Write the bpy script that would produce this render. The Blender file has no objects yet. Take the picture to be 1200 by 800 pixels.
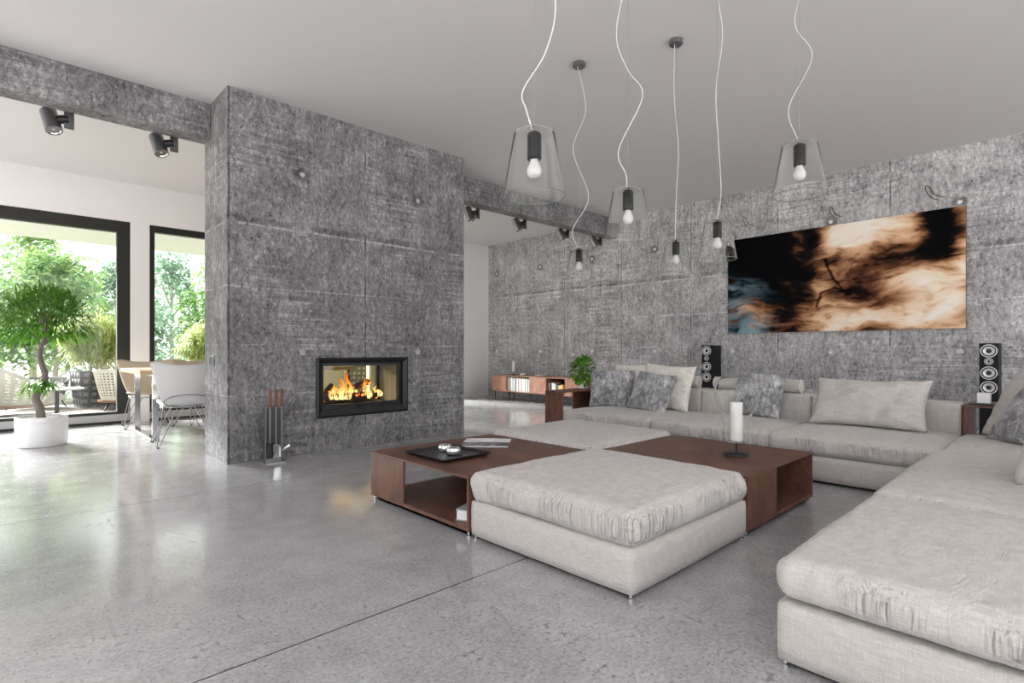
import bpy, bmesh, math, random
from mathutils import Vector, Matrix, noise, Euler
R = math.radians
PI = math.pi
SC = bpy.context.scene
COL = SC.collection

# ------------------------------------------------------------------ helpers
def obj(name, bm, mat, parent=None, loc=None, rot=None, smooth=False, angle=None):
    """link a bmesh as ONE mesh object"""
    bmesh.ops.recalc_face_normals(bm, faces=bm.faces[:]) if not getattr(bm, 'keep', False) else None
    me = bpy.data.meshes.new(name)
    bm.to_mesh(me); bm.free()
    mats = mat if isinstance(mat, (list, tuple)) else [mat]
    for m in mats: me.materials.append(m)
    if smooth:
        for p in me.polygons: p.use_smooth = True
        if angle is not None:
            me.set_sharp_from_angle(angle=R(angle))
    o = bpy.data.objects.new(name, me); COL.objects.link(o)
    if parent is not None: o.parent = parent
    if loc is not None: o.location = loc
    if rot is not None: o.rotation_euler = rot
    return o

def rawmesh(name, verts, faces, mat, parent=None, loc=None, rot=None, smooth=False):
    me = bpy.data.meshes.new(name)
    me.from_pydata(verts, [], faces); me.update()
    me.materials.append(mat)
    if smooth:
        for p in me.polygons: p.use_smooth = True
    o = bpy.data.objects.new(name, me); COL.objects.link(o)
    if parent is not None: o.parent = parent
    if loc is not None: o.location = loc
    if rot is not None: o.rotation_euler = rot
    return o

def thing(name, label, cat, loc=(0, 0, 0), rz=0.0, group=None, rot=None):
    o = bpy.data.objects.new(name, None); COL.objects.link(o)
    o.empty_display_size = 0.1
    o.location = loc; o.rotation_euler = rot if rot is not None else (0, 0, rz)
    o['label'] = label; o['category'] = cat
    if group: o['group'] = group
    return o

def tag(o, label, cat, group=None, kind=None):
    o['label'] = label; o['category'] = cat
    if group: o['group'] = group
    if kind: o['kind'] = kind
    return o

def struct(o, label=None, cat=None):
    o['kind'] = 'structure'
    if label: o['label'] = label
    if cat: o['category'] = cat
    return o

def copy_tree(o, parent=None):
    c = o.copy(); COL.objects.link(c)
    if parent is not None: c.parent = parent
    for ch in [k for k in bpy.data.objects if k.parent == o and k != c]:
        copy_tree(ch, c)
    return c

def B(): return bmesh.new()

def box(bm, x0, x1, y0, y1, z0, z1, bev=0.0, seg=2):
    vs = [bm.verts.new((x, y, z)) for z in (z0, z1) for (x, y) in ((x0, y0), (x1, y0), (x1, y1), (x0, y1))]
    fs = [(3, 2, 1, 0), (4, 5, 6, 7), (0, 1, 5, 4), (1, 2, 6, 5), (2, 3, 7, 6), (3, 0, 4, 7)]
    fl = [bm.faces.new([vs[i] for i in f]) for f in fs]
    if bev > 0:
        es = list({e for f in fl for e in f.edges})
        bmesh.ops.bevel(bm, geom=es, offset=bev, segments=seg, affect='EDGES', profile=0.5)
    return bm

def frames(pts):
    """parallel-transport frames along a polyline"""
    pts = [Vector(p) for p in pts]; out = []
    t0 = (pts[1] - pts[0]).normalized()
    a = Vector((0, 0, 1)) if abs(t0.z) < 0.9 else Vector((1, 0, 0))
    u = t0.cross(a).normalized()
    for i, p in enumerate(pts):
        t = (pts[min(i + 1, len(pts) - 1)] - pts[max(i - 1, 0)]).normalized()
        u = (u - t * u.dot(t)).normalized()
        out.append((p, u, t.cross(u).normalized()))
    return out

def tube(bm, pts, r, n=8, cap=True, closed=False):
    fr = frames(pts); rings = []
    for i, (p, u, v) in enumerate(fr):
        rr = r[i] if isinstance(r, (list, tuple)) else r
        rings.append([bm.verts.new(p + u * rr * math.cos(2 * PI * k / n) + v * rr * math.sin(2 * PI * k / n)) for k in range(n)])
    m = len(rings)
    for i in range(m if closed else m - 1):
        a, b = rings[i], rings[(i + 1) % m]
        for k in range(n):
            bm.faces.new((a[k], a[(k + 1) % n], b[(k + 1) % n], b[k]))
    if cap and not closed:
        bm.faces.new(rings[0][::-1]); bm.faces.new(rings[-1])
    return bm

def lathe(bm, prof, n=32, c=(0, 0), cap=True, axis=None):
    """profile (radius, z) turned about the vertical through c"""
    rings = []
    for (r, z) in prof:
        if r <= 1e-6:
            rings.append([bm.verts.new((c[0], c[1], z))])
        else:
            rings.append([bm.verts.new((c[0] + r * math.cos(2 * PI * k / n), c[1] + r * math.sin(2 * PI * k / n), z)) for k in range(n)])
    for a, b in zip(rings, rings[1:]):
        for k in range(n):
            k2 = (k + 1) % n
            if len(a) == 1 and len(b) == 1: continue
            if len(a) == 1: bm.faces.new((a[0], b[k2], b[k]))
            elif len(b) == 1: bm.faces.new((a[k], a[k2], b[0]))
            else: bm.faces.new((a[k], a[k2], b[k2], b[k]))
    if cap:
        if len(rings[0]) > 1: bm.faces.new(rings[0][::-1])
        if len(rings[-1]) > 1: bm.faces.new(rings[-1])
    return bm

def ring_xy(r0, r1, n=40, z=0, ph=0):
    return [(r0 * math.cos(2 * PI * k / n + ph), r1 * math.sin(2 * PI * k / n + ph), z) for k in range(n)]

def smoothpath(pts, n=8):
    """Catmull-Rom through points"""
    P = [Vector(p) for p in pts]; P = [P[0] * 2 - P[1]] + P + [P[-1] * 2 - P[-2]]
    out = []
    for i in range(1, len(P) - 2):
        a, b, c, d = P[i - 1:i + 3]
        for k in range(n):
            t = k / n
            out.append(0.5 * ((2 * b) + (c - a) * t + (2 * a - 5 * b + 4 * c - d) * t * t + (3 * b - a - 3 * c + d) * t ** 3))
    out.append(P[-2])
    return out

def fbm(p, o=4):
    return noise.fractal(p, 1.0, 2.0, o, noise_basis='PERLIN_ORIGINAL')

def soft_box(x0, x1, y0, y1, z0, z1, r, crown=0.0, bulge=0.0, amp=0.0, seed=0, res=0.022, bottom_flat=True, wr=0.0):
    """upholstered block: rounded box with a crowned top, bulging sides and wrinkles"""
    bm = B()
    cx, cy, cz = (x0 + x1) / 2, (y0 + y1) / 2, (z0 + z1) / 2
    hx, hy, hz = (x1 - x0) / 2, (y1 - y0) / 2, (z1 - z0) / 2
    nx, ny, nz = [max(4, int(2 * h / res)) for h in (hx, hy, hz)]
    cache = {}
    def vert(a, b, c):
        k = (a, b, c)
        if k in cache: return cache[k]
        # finer rows near the edges so the rounding stays smooth
        def sp(i, n, h):
            t = 2 * i / n - 1
            return h * math.copysign(1 - (1 - abs(t)) ** 1.25, t) if n > 8 else h * t
        p = Vector((sp(a, nx, hx), sp(b, ny, hy), sp(c, nz, hz)))
        q = Vector((max(-hx + r, min(hx - r, p.x)), max(-hy + r, min(hy - r, p.y)), max(-hz + min(r, hz * .98), min(hz - min(r, hz * .98), p.z))))
        d = p - q
        nrm = d.normalized() if d.length > 1e-9 else Vector((0, 0, 1))
        s = q + nrm * r if d.length > 1e-9 else p
        if r > hz * .98: s.z = q.z + nrm.z * hz * .98
        u, v, w = p.x / hx, p.y / hy, p.z / hz
        if p.z > 0: s.z += crown * (1 - abs(u) ** 2.5) * (1 - abs(v) ** 2.5) * max(0, w)
        side = max(0.0, 1 - w * w)
        if abs(u) > .9: s.x += math.copysign(bulge * side * (1 - v ** 4), u)
        if abs(v) > .9: s.y += math.copysign(bulge * side * (1 - u ** 4), v)
        g = Vector((s.x + cx + seed * 3.1, s.y + cy, s.z + cz))
        if amp:
            s += nrm * amp * fbm(g * 3.0, 3)
        if wr:
            # vertical creases on the sides, long creases on the top
            edge = max(abs(u), abs(v))
            if abs(nrm.z) < .8:
                k1 = .9 - 3.2 * abs(noise.noise(Vector((g.x * 17 + 3 * g.z, g.y * 17, g.z * 3 + seed)))) + .5 * noise.noise(Vector((g.x * 40, g.y * 40, g.z * 9)))
                k2 = max(.12, min(1, .45 + 1.3 * noise.noise(Vector((g.x * 2.6, g.y * 2.6, seed + 5.0))))) * (1 - .5 * abs(w))
                s += nrm * wr * k1 * k2 * 1.2
            else:
                k1 = noise.noise(Vector((g.x * 9, g.y * 15, seed + 1.0))) + .5 * noise.noise(Vector((g.x * 23, g.y * 23, seed)))
                s.z += wr * .55 * k1 * max(0, edge - .35) * (1 - max(0, edge - .9) * 8)
        cache[k] = bm.verts.new((s.x + cx, s.y + cy, s.z + cz))
        return cache[k]
    def face(a, b, c, d):
        try: bm.faces.new((a, b, c, d))
        except ValueError: pass
    for i in range(nx):
        for j in range(ny):
            face(vert(i, j, nz), vert(i + 1, j, nz), vert(i + 1, j + 1, nz), vert(i, j + 1, nz))
            face(vert(i, j + 1, 0), vert(i + 1, j + 1, 0), vert(i + 1, j, 0), vert(i, j, 0))
    for i in range(nx):
        for k in range(nz):
            face(vert(i, 0, k), vert(i + 1, 0, k), vert(i + 1, 0, k + 1), vert(i, 0, k + 1))
            face(vert(i + 1, ny, k), vert(i, ny, k), vert(i, ny, k + 1), vert(i + 1, ny, k + 1))
    for j in range(ny):
        for k in range(nz):
            face(vert(0, j + 1, k), vert(0, j, k), vert(0, j, k + 1), vert(0, j + 1, k + 1))
            face(vert(nx, j, k), vert(nx, j + 1, k), vert(nx, j + 1, k + 1), vert(nx, j, k + 1))
    return bm

def pillow(w, h, t, seed=0, pinch=.05, amp=.01, n=36, sag=0.0):
    """throw pillow standing on its lower edge: width along x, height along z, thickness along y"""
    bm = B(); front = {}; back = {}
    for i in range(n + 1):
        for j in range(n + 1):
            u, v = 2 * i / n - 1, 2 * j / n - 1
            x = w / 2 * u * (1 - pinch * (1 - v * v))
            z = h / 2 * v * (1 - pinch * (1 - u * u))
            e = max(0.0, (1 - u * u) * (1 - v * v))
            th = t / 2 * e ** .42
            g = Vector((x * 5 + seed * 7.3, z * 5, seed))
            wv = amp * fbm(g, 3) * min(1, e * 3)
            sg = -sag * (1 - u * u) * max(0, v)
            if e < 1e-6:
                vv = bm.verts.new((x, amp * .6 * noise.noise(g * 1.5), z + h / 2 + sg)); front[i, j] = back[i, j] = vv
            else:
                fold = amp * .7 * noise.noise(Vector((u * 4 + v * 2, v * 7, seed + 9.0)))
                front[i, j] = bm.verts.new((x, -th + wv + fold, z + h / 2 + sg + wv * .3))
                back[i, j] = bm.verts.new((x, th + wv, z + h / 2 + sg + wv * .3))
    for i in range(n):
        for j in range(n):
            bm.faces.new((front[i, j], front[i + 1, j], front[i + 1, j + 1], front[i, j + 1]))
            q = (back[i, j], back[i, j + 1], back[i + 1, j + 1], back[i + 1, j])
            try: bm.faces.new(q)
            except ValueError: pass
    return bm

# ------------------------------------------------------------------ materials
class N:
    """tiny node-tree writer"""
    def __init__(s, name):
        s.m = bpy.data.materials.new(name); s.m.use_nodes = True
        s.t = s.m.node_tree; s.t.nodes.clear()
        s.out = s.t.nodes.new('ShaderNodeOutputMaterial')
    def n(s, typ, **kw):
        nd = s.t.nodes.new(typ)
        for k, v in kw.items(): setattr(nd, k, v)
        return nd
    def set(s, sock, v):
        if isinstance(v, bpy.types.NodeSocket): s.t.links.new(v, sock)
        elif v is not None: sock.default_value = v
    def math(s, op, a, b=None, c=None, clamp=False):
        nd = s.n('ShaderNodeMath', operation=op, use_clamp=clamp)
        for i, v in enumerate((a, b, c)):
            if v is not None: s.set(nd.inputs[i], v)
        return nd.outputs[0]
    def pos(s): return s.n('ShaderNodeNewGeometry').outputs['Position']
    def objco(s): return s.n('ShaderNodeTexCoord').outputs['Object']
    def sep(s, v):
        nd = s.n('ShaderNodeSeparateXYZ'); s.set(nd.inputs[0], v); return nd.outputs
    def vmul(s, v, k):
        nd = s.n('ShaderNodeVectorMath', operation='MULTIPLY'); s.set(nd.inputs[0], v); s.set(nd.inputs[1], k); return nd.outputs[0]
    def vadd(s, v, k):
        nd = s.n('ShaderNodeVectorMath', operation='ADD'); s.set(nd.inputs[0], v); s.set(nd.inputs[1], k); return nd.outputs[0]
    def noise(s, v, scale, detail=4, rough=.55, dist=0.0, col=False):
        nd = s.n('ShaderNodeTexNoise'); s.set(nd.inputs['Vector'], v)
        nd.inputs['Scale'].default_value = scale; nd.inputs['Detail'].default_value = detail
        nd.inputs['Roughness'].default_value = rough; nd.inputs['Distortion'].default_value = dist
        return nd.outputs['Color' if col else 'Fac']
    def ramp(s, f, stops, interp='LINEAR'):
        nd = s.n('ShaderNodeValToRGB'); s.set(nd.inputs[0], f); cr = nd.color_ramp; cr.interpolation = interp
        while len(cr.elements) < len(stops): cr.elements.new(.5)
        for e, (p, c) in zip(cr.elements, stops):
            e.position = p; e.color = (c, c, c, 1) if isinstance(c, (int, float)) else (*c, 1)
        return nd.outputs[0]
    def step(s, v, lo, hi):
        nd = s.n('ShaderNodeMapRange', interpolation_type='SMOOTHSTEP'); s.set(nd.inputs[0], v)
        nd.inputs[1].default_value = lo; nd.inputs[2].default_value = hi
        nd.inputs[3].default_value = 0; nd.inputs[4].default_value = 1
        return nd.outputs[0]
    def mix(s, f, a, b, mode='MIX'):
        nd = s.n('ShaderNodeMix', data_type='RGBA', blend_type=mode)
        s.set(nd.inputs[0], f)
        for i, v in ((6, a), (7, b)):
            if isinstance(v, (tuple, list)) and len(v) == 3: v = (*v, 1)
            s.set(nd.inputs[i], v)
        return nd.outputs[2]
    def bump(s, h, strength=.3, dist=.01, normal=None):
        nd = s.n('ShaderNodeBump'); s.set(nd.inputs['Height'], h)
        nd.inputs['Strength'].default_value = strength; nd.inputs['Distance'].default_value = dist
        if normal is not None: s.set(nd.inputs['Normal'], normal)
        return nd.outputs[0]
    def bsdf(s, color, rough=.5, metal=0.0, normal=None, spec=.5, **kw):
        nd = s.n('ShaderNodeBsdfPrincipled')
        if isinstance(color, (tuple, list)) and len(color) == 3: color = (*color, 1)
        s.set(nd.inputs['Base Color'], color); s.set(nd.inputs['Roughness'], rough)
        s.set(nd.inputs['Metallic'], metal); s.set(nd.inputs['Specular IOR Level'], spec)
        if normal is not None: s.set(nd.inputs['Normal'], normal)
        for k, v in kw.items(): s.set(nd.inputs[k], v)
        return nd.outputs[0]
    def done(s, sh):
        s.t.links.new(sh, s.out.inputs[0]); return s.m

def plain(name, color, rough=.5, metal=0.0, var=.06, scale=12, bump=0.0, spec=.5, **kw):
    """a solid material with a little procedural variation"""
    k = N(name); c = k.objco(); f = k.noise(c, scale, 4, .6)
    lo = tuple(x * (1 - var) for x in color); hi = tuple(min(1, x * (1 + var)) for x in color)
    col = k.mix(f, lo, hi)
    nm = k.bump(k.noise(c, scale * 8, 3), bump, .002) if bump else None
    return k.done(k.bsdf(col, rough, metal, nm, spec, **kw))

def concrete(name, axis, s0, h0, holes=True, gain=1.0, joints=True):
    k = N(name); p = k.pos(); x, y, z = k.sep(p); s = (x, y)[axis]
    grain = k.noise(k.vmul(p, (1, 1, .55)), 26, 9, .74)
    blot = k.noise(p, 2.3, 6, .62, .6)
    streak = k.noise(k.vmul(p, (13, 13, 1.1)), 1.0, 5, .6)
    board = k.noise(k.vmul(p, (2.2, 2.2, 46)), 1.0, 4, .6)
    patch = k.step(k.noise(p, 1.1, 2, .5), .44, .62)
    hi = k.math('ADD', k.math('MULTIPLY', grain, .62), k.math('MULTIPLY', blot, .42))
    hi = k.math('ADD', hi, k.math('MULTIPLY', k.math('SUBTRACT', streak, .5), .22))
    hi = k.math('ADD', hi, k.math('MULTIPLY', k.math('MULTIPLY', k.math('SUBTRACT', board, .5), patch), .5))
    v = k.step(hi, .22, .84)
    vein = k.math('ABSOLUTE', k.math('SUBTRACT', k.noise(k.vmul(p, (1, 1, .6)), 17, 6, .7, .8), .5))
    v = k.math('ADD', v, k.math('MULTIPLY', k.math('SUBTRACT', .075, vein), 1.3))
    mott = k.noise(k.vmul(p, (1, 1, .6)), 48, 6, .75, .4)
    v = k.math('ADD', v, k.math('MULTIPLY', k.step(mott, .52, .68), .42))
    v = k.math('SUBTRACT', v, k.math('MULTIPLY', k.step(k.noise(k.vmul(p, (1, 1, .7)), 36, 5, .7, .5), .52, .70), .42))
    # joints between the formwork panels
    W = 1.317
    ds = k.math('MULTIPLY', k.math('ABSOLUTE', k.math('SUBTRACT', k.math('FRACT', k.math('ADD', k.math('DIVIDE', k.math('SUBTRACT', s, s0), W), 100.5)), .5)), W)
    wob = k.noise(p, 9, 3, .6)
    brk = k.step(k.noise(k.vmul(p, (3, 3, 3)), 1.4, 2), .38, .55)
    vj = k.math('MULTIPLY', k.math('MULTIPLY', k.math('SUBTRACT', 1, k.step(ds, .002, .010)), brk), 1.0 if joints else 0.0)
    vl = k.math('SUBTRACT', 1, k.step(k.math('ABSOLUTE', k.math('SUBTRACT', ds, .02)), .0, .014))
    zz = k.math('ADD', z, k.math('MULTIPLY', k.math('SUBTRACT', wob, .5), .012))
    def line(z0, w): return k.math('SUBTRACT', 1, k.step(k.math('ABSOLUTE', k.math('SUBTRACT', zz, z0)), w * .3, w))
    dark = k.math('ADD', k.math('MULTIPLY', vj, .5), k.math('MULTIPLY', k.math('MULTIPLY', line(2.185, .04), brk), .22))
    light = k.math('ADD', k.math('MULTIPLY', k.math('MULTIPLY', vl, brk), .12), k.math('MULTIPLY', k.math('MULTIPLY', line(2.14, .012), brk), .32))
    light = k.math('ADD', light, k.math('MULTIPLY', k.math('MULTIPLY', line(1.573, .009), brk), .32))
    light = k.math('ADD', light, k.math('MULTIPLY', k.math('MULTIPLY', line(1.05, .008), k.math('SUBTRACT', 1, brk)), .28))
    light = k.math('ADD', light, k.math('MULTIPLY', k.math('MULTIPLY', line(.595, .008), brk), .24))
    if holes:
        # plugged form-tie holes
        dh = k.math('MULTIPLY', k.math('SUBTRACT', k.math('FRACT', k.math('ADD', k.math('DIVIDE', k.math('SUBTRACT', s, h0), W), 100.5)), .5), W)
        def dist(z0):
            dz = k.math('SUBTRACT', z, z0)
            return k.math('SQRT', k.math('ADD', k.math('MULTIPLY', dh, dh), k.math('MULTIPLY', dz, dz)))
        rag = k.math('MULTIPLY', k.math('SUBTRACT', k.noise(p, 22, 3), .5), .05)
        lo_, up_ = dist(.985), dist(2.69)
        light = k.math('ADD', light, k.math('MULTIPLY', k.math('SUBTRACT', 1, k.step(lo_, .022, .040)), .45))
        light = k.math('ADD', light, k.math('MULTIPLY', k.math('SUBTRACT', 1, k.step(up_, .012, .030)), .62))
        rng = k.math('MULTIPLY', k.math('SUBTRACT', 1, k.step(k.math('ADD', up_, rag), .05, .095)), k.step(up_, .018, .032))
        dark = k.math('ADD', dark, k.math('MULTIPLY', rng, .36))
    v = k.math('SUBTRACT', k.math('ADD', v, light), dark)
    pits = k.step(k.noise(p, 60, 2, .5), .66, .72)
    v = k.math('SUBTRACT', v, k.math('MULTIPLY', pits, .22), clamp=True)
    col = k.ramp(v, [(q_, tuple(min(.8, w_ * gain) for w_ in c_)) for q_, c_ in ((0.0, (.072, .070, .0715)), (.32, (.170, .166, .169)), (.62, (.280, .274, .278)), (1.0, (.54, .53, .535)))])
    nm = k.bump(k.math('ADD', v, k.math('MULTIPLY', grain, .5)), .35, .006)
    return k.done(k.bsdf(col, .78, 0, nm, .25))

def floor_mat():
    k = N('polished_concrete'); p = k.pos(); x, y, z = k.sep(p)
    big = k.noise(p, .8, 5, .6, .4); mid = k.noise(p, 5, 6, .68); fine = k.noise(p, 70, 5, .7)
    v = k.math('ADD', k.math('MULTIPLY', big, .26), k.math('ADD', k.math('MULTIPLY', mid, .42), k.math('MULTIPLY', fine, .66)))
    col = k.ramp(k.step(v, .40, .92), [(0, (.235, .231, .238)), (.4, (.36, .353, .364)), (1, (.51, .503, .512))])
    sp = k.step(k.math('ADD', k.noise(p, 42, 3, .55), k.math('MULTIPLY', k.math('SUBTRACT', mid, .5), .5)), .605, .66)
    col = k.mix(k.math('MULTIPLY', sp, .62), col, (.07, .068, .07))
    sp2 = k.step(k.noise(p, 75, 2, .5), .63, .69)
    col = k.mix(k.math('MULTIPLY', sp2, .55), col, (.06, .058, .06))
    wl = k.step(k.noise(p, 46, 2, .5), .67, .74)
    col = k.mix(k.math('MULTIPLY', wl, .3), col, (.56, .56, .57))
    def joint(c, c0, w):
        d = k.math('MULTIPLY', k.math('ABSOLUTE', k.math('SUBTRACT', k.math('FRACT', k.math('ADD', k.math('DIVIDE', k.math('SUBTRACT', c, c0), w), 100.5)), .5)), w)
        return k.math('SUBTRACT', 1, k.step(d, .0022, .0042))
    j = k.math('MAXIMUM', joint(y, 1.837, 2.405), joint(x, 3.843, 4.8))
    col = k.mix(j, col, (.015, .015, .015))
    ro = k.math('ADD', .085, k.math('MULTIPLY', mid, .12))
    ro = k.math('ADD', ro, k.math('MULTIPLY', sp, .25))
    nm = k.bump(k.math('SUBTRACT', k.math('MULTIPLY', fine, .25), k.math('ADD', k.math('MULTIPLY', sp, .35), j)), .10, .004)
    return k.done(k.bsdf(col, ro, 0, nm, 1.0))

def fabric(name, c, weave=230, contrast=.15, nub=1.0, axis=0, folds=False):
    k = N(name); o = k.objco()
    st = (1, .3, .3) if axis == 0 else (.3, 1, .3)
    rib = k.noise(k.vmul(o, (22, 22, 240)), 1, 2, .5)            # ribs running along the sides
    rib2 = k.noise(k.vmul(o, (240, 26, 26) if axis == 0 else (26, 240, 26)), 1, 2, .5)
    fine = k.noise(o, weave, 3, .6)
    h = k.math('ADD', k.math('MULTIPLY', rib, .55), k.math('ADD', k.math('MULTIPLY', rib2, .30), k.math('MULTIPLY', fine, .40)))
    cl = k.noise(o, 2.2, 4, .6)
    a = k.step(h, .40, .86)
    lo = tuple(v * (1 - contrast) for v in c); hi = tuple(min(1, v * (1 + contrast * .8)) for v in c)
    col = k.mix(a, lo, hi)
    col = k.mix(k.math('MULTIPLY', k.step(cl, .35, .7), .10), col, tuple(v * .82 for v in c))
    nm = k.bump(h, .55 * nub, .004)
    crease = k.noise(k.vmul(o, (7, 11, 4)), 1, 4, .62, 1.2)
    nm = k.bump(crease, .30, .04, nm)
    if folds:   # gathered vertical creases on the sides of the loose cushions
        nz_ = k.sep(k.n('ShaderNodeNewGeometry').outputs['True Normal'])[2]
        side = k.math('SUBTRACT', 1, k.step(k.math('ABSOLUTE', nz_), .35, .9))
        f1 = k.math('ABSOLUTE', k.math('SUBTRACT', k.noise(k.vmul(o, (15, 15, 1.6)), 1, 3, .55, .4), .5))
        f2 = k.math('ABSOLUTE', k.math('SUBTRACT', k.noise(k.vmul(o, (34, 34, 3.5)), 1, 2, .5, .3), .5))
        zone = k.step(k.noise(o, 3.2, 2, .5), .36, .62)
        g_ = k.math('ADD', k.step(f1, 0, .10), k.math('MULTIPLY', k.step(f2, 0, .12), .5))
        nm = k.bump(k.math('MULTIPLY', k.math('MULTIPLY', g_, side), zone), .75, .02, nm)
        top = k.math('ABSOLUTE', k.math('SUBTRACT', k.noise(k.vmul(o, (5, 8, 3)), 1, 3, .6, 1.5), .5))
        nm = k.bump(k.math('MULTIPLY', k.step(top, 0, .05), k.step(k.noise(o, 2.3, 2, .5), .50, .66)), .35, .012, nm)
    return k.done(k.bsdf(col, .92, 0, nm, .15, **{'Sheen Weight': .15, 'Sheen Roughness': .5}))

def fur(name):
    k = N(name); o = k.objco()
    warp = k.noise(o, 9, 3, .6, col=True)
    v2 = k.vadd(o, k.vmul(warp, (.06, .06, .06)))
    a = k.noise(k.vmul(v2, (1, 1, .5)), 26, 8, .78, .5)
    b = k.noise(v2, 7, 4, .6, .4)
    h = k.math('ADD', k.math('MULTIPLY', a, .66), k.math('MULTIPLY', b, .42))
    col = k.ramp(k.step(h, .38, .70), [(0, (.10, .10, .106)), (.40, (.29, .29, .30)), (.70, (.48, .48, .49)), (1, (.82, .82, .83))])
    hair = k.noise(k.vmul(v2, (1, 1, .3)), 90, 4, .7, 1.0)
    nm = k.bump(k.math('ADD', a, k.math('MULTIPLY', hair, .5)), .8, .02)
    return k.done(k.bsdf(col, .9, 0, nm, .15, **{'Sheen Weight': .35}))

def rustwood(name, c1=(.085, .034, .021), c2=(.20, .094, .062)):
    k = N(name); o = k.objco()
    a = k.noise(k.vmul(o, (1, 1, .7)), 5, 7, .66, 1.2); b = k.noise(o, 40, 4, .7)
    st = k.noise(k.vmul(o, (9, 9, 2)), 1, 4, .6, .8)
    h = k.math('ADD', k.math('MULTIPLY', a, .6), k.math('ADD', k.math('MULTIPLY', b, .22), k.math('MULTIPLY', st, .25)))
    col = k.mix(k.step(h, .38, .72), c1, c2)
    nm = k.bump(h, .12, .004)
    return k.done(k.bsdf(col, k.math('ADD', .34, k.math('MULTIPLY', a, .25)), 0, nm, .4))

def glass(name, tint=(1, 1, 1), ior=1.45, rough=0.0, edge=0.0):
    """clear glass sheet: Fresnel reflection over see-through"""
    k = N(name); lw = k.n('ShaderNodeLayerWeight'); lw.inputs[0].default_value = .5
    r0 = ((ior - 1) / (ior + 1)) ** 2
    f = k.math('ADD', r0, k.math('MULTIPLY', k.math('POWER', lw.outputs['Facing'], 4.0), (1 - r0) * .75))
    t = k.n('ShaderNodeBsdfTransparent'); t.inputs[0].default_value = (*tint, 1)
    g = k.n('ShaderNodeBsdfGlossy'); g.inputs['Roughness'].default_value = rough
    m = k.n('ShaderNodeMixShader')
    k.set(m.inputs[0], f)
    k.t.links.new(t.outputs[0], m.inputs[1]); k.t.links.new(g.outputs[0], m.inputs[2])
    return k.done(m.outputs[0])

def leafmat(name, c1, c2, trans=.35, rough=.45):
    k = N(name); oi = k.n('ShaderNodeNewGeometry')
    f = oi.outputs['Random Per Island']
    col = k.mix(f, c1, c2)
    b = k.bsdf(col, rough, 0, None, .3)
    tr = k.n('ShaderNodeBsdfTranslucent'); k.set(tr.inputs[0], k.mix(.4, col, tuple(min(1, v * 1.6) for v in c2)))
    m = k.n('ShaderNodeMixShader'); m.inputs[0].default_value = trans
    k.t.links.new(b, m.inputs[1]); k.t.links.new(tr.outputs[0], m.inputs[2])
    return k.done(m.outputs[0])

M = {}
M['conc_back'] = concrete('board_marked_concrete_back_lit', 1, .291, .943, gain=1.75)  # lighter copy of the concrete: daylight from the left put into its colour
M['conc_block'] = concrete('board_marked_concrete_block_shaded', 0, 2.775, 3.425, gain=.86)  # darker copy of the same concrete, the block's shade put into its colour
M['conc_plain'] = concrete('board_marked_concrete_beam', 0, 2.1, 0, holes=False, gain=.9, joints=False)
M['floor'] = floor_mat()
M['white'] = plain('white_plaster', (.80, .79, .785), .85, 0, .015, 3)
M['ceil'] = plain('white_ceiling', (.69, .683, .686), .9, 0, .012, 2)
M['fabric'] = fabric('oatmeal_weave', (.545, .519, .492))
M['fabric_y'] = fabric('oatmeal_weave_cross', (.545, .519, .492), axis=1)
M['seat'] = fabric('oatmeal_cushion_weave', (.545, .519, .492), folds=True)
M['seat_y'] = fabric('oatmeal_cushion_weave_cross', (.545, .519, .492), axis=1, folds=True)
M['cream'] = fabric('cream_knit', (.76, .73, .67), weave=160, contrast=.2, nub=1.3)
M['fur'] = fur('grey_velvet_fur')
M['wood'] = rustwood('dark_rust_walnut')
M['wood2'] = rustwood('side_table_walnut', (.052, .02, .013), (.135, .06, .042))
M['wood_in'] = M['wood']
M['sideboard'] = rustwood('sideboard_veneer', (.24, .105, .062), (.47, .245, .165))
M['black'] = plain('black_lacquer', (.012, .012, .013), .32, 0, .1)
M['blackmetal'] = plain('black_metal', (.016, .016, .017), .42, .3, .1)
M['frame'] = plain('dark_bronze_frame', (.018, .018, .015), .45, .2, .1)
M['plinth'] = plain('black_plinth', (.008, .008, .008), .6, 0, .1)
M['chrome'] = plain('chrome', (.75, .75, .76), .12, 1.0, .02)
M['steel'] = plain('brushed_steel', (.30, .30, .31), .34, 1.0, .08, 30)
M['darksteel'] = plain('gunmetal', (.17, .17, .175), .3, 1.0, .08)
M['lensglass'] = plain('lamp_reflector', (.85, .85, .85), .12, 1.0, .02)
M['glass'] = glass('window_glass', (.97, .99, .975), 1.35)
M['lampglass'] = plain('lamp_glass', (.985, .995, .985), 0.0, 0, 0, spec=.5, **{'Transmission Weight': 1.0, 'IOR': 1.2})
M['glassrim'] = plain('glass_edge', (.16, .19, .17), .08, 0, .02, spec=1.0)
M['bulb'] = plain('opal_bulb', (.62, .62, .63), .25, 0, .01, **{'Subsurface Weight': .2})
M['cord'] = plain('white_cord', (.6, .6, .6), .5, 0, .02)
M['wire'] = plain('steel_wire', (.35, .35, .35), .4, .8, .02)
M['wax'] = plain('white_wax', (.86, .85, .84), .5, 0, .01, **{'Subsurface Weight': .2})
M['ceramic'] = plain('white_ceramic', (.84, .84, .84), .22, 0, .01)
M['bark'] = plain('grey_bark', (.20, .17, .15), .85, 0, .35, 30, .6)
M['bark2'] = plain('pale_bark', (.48, .43, .37), .85, 0, .25, 8, .4)
M['soil'] = plain('dark_soil', (.05, .04, .03), .95, 0, .3, 60, .6)
M['oak'] = plain('oak_top', (.50, .34, .20), .45, 0, .18, 7)
M['shellwhite'] = plain('white_leather', (.70, .69, .69), .5, 0, .02)
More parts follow.
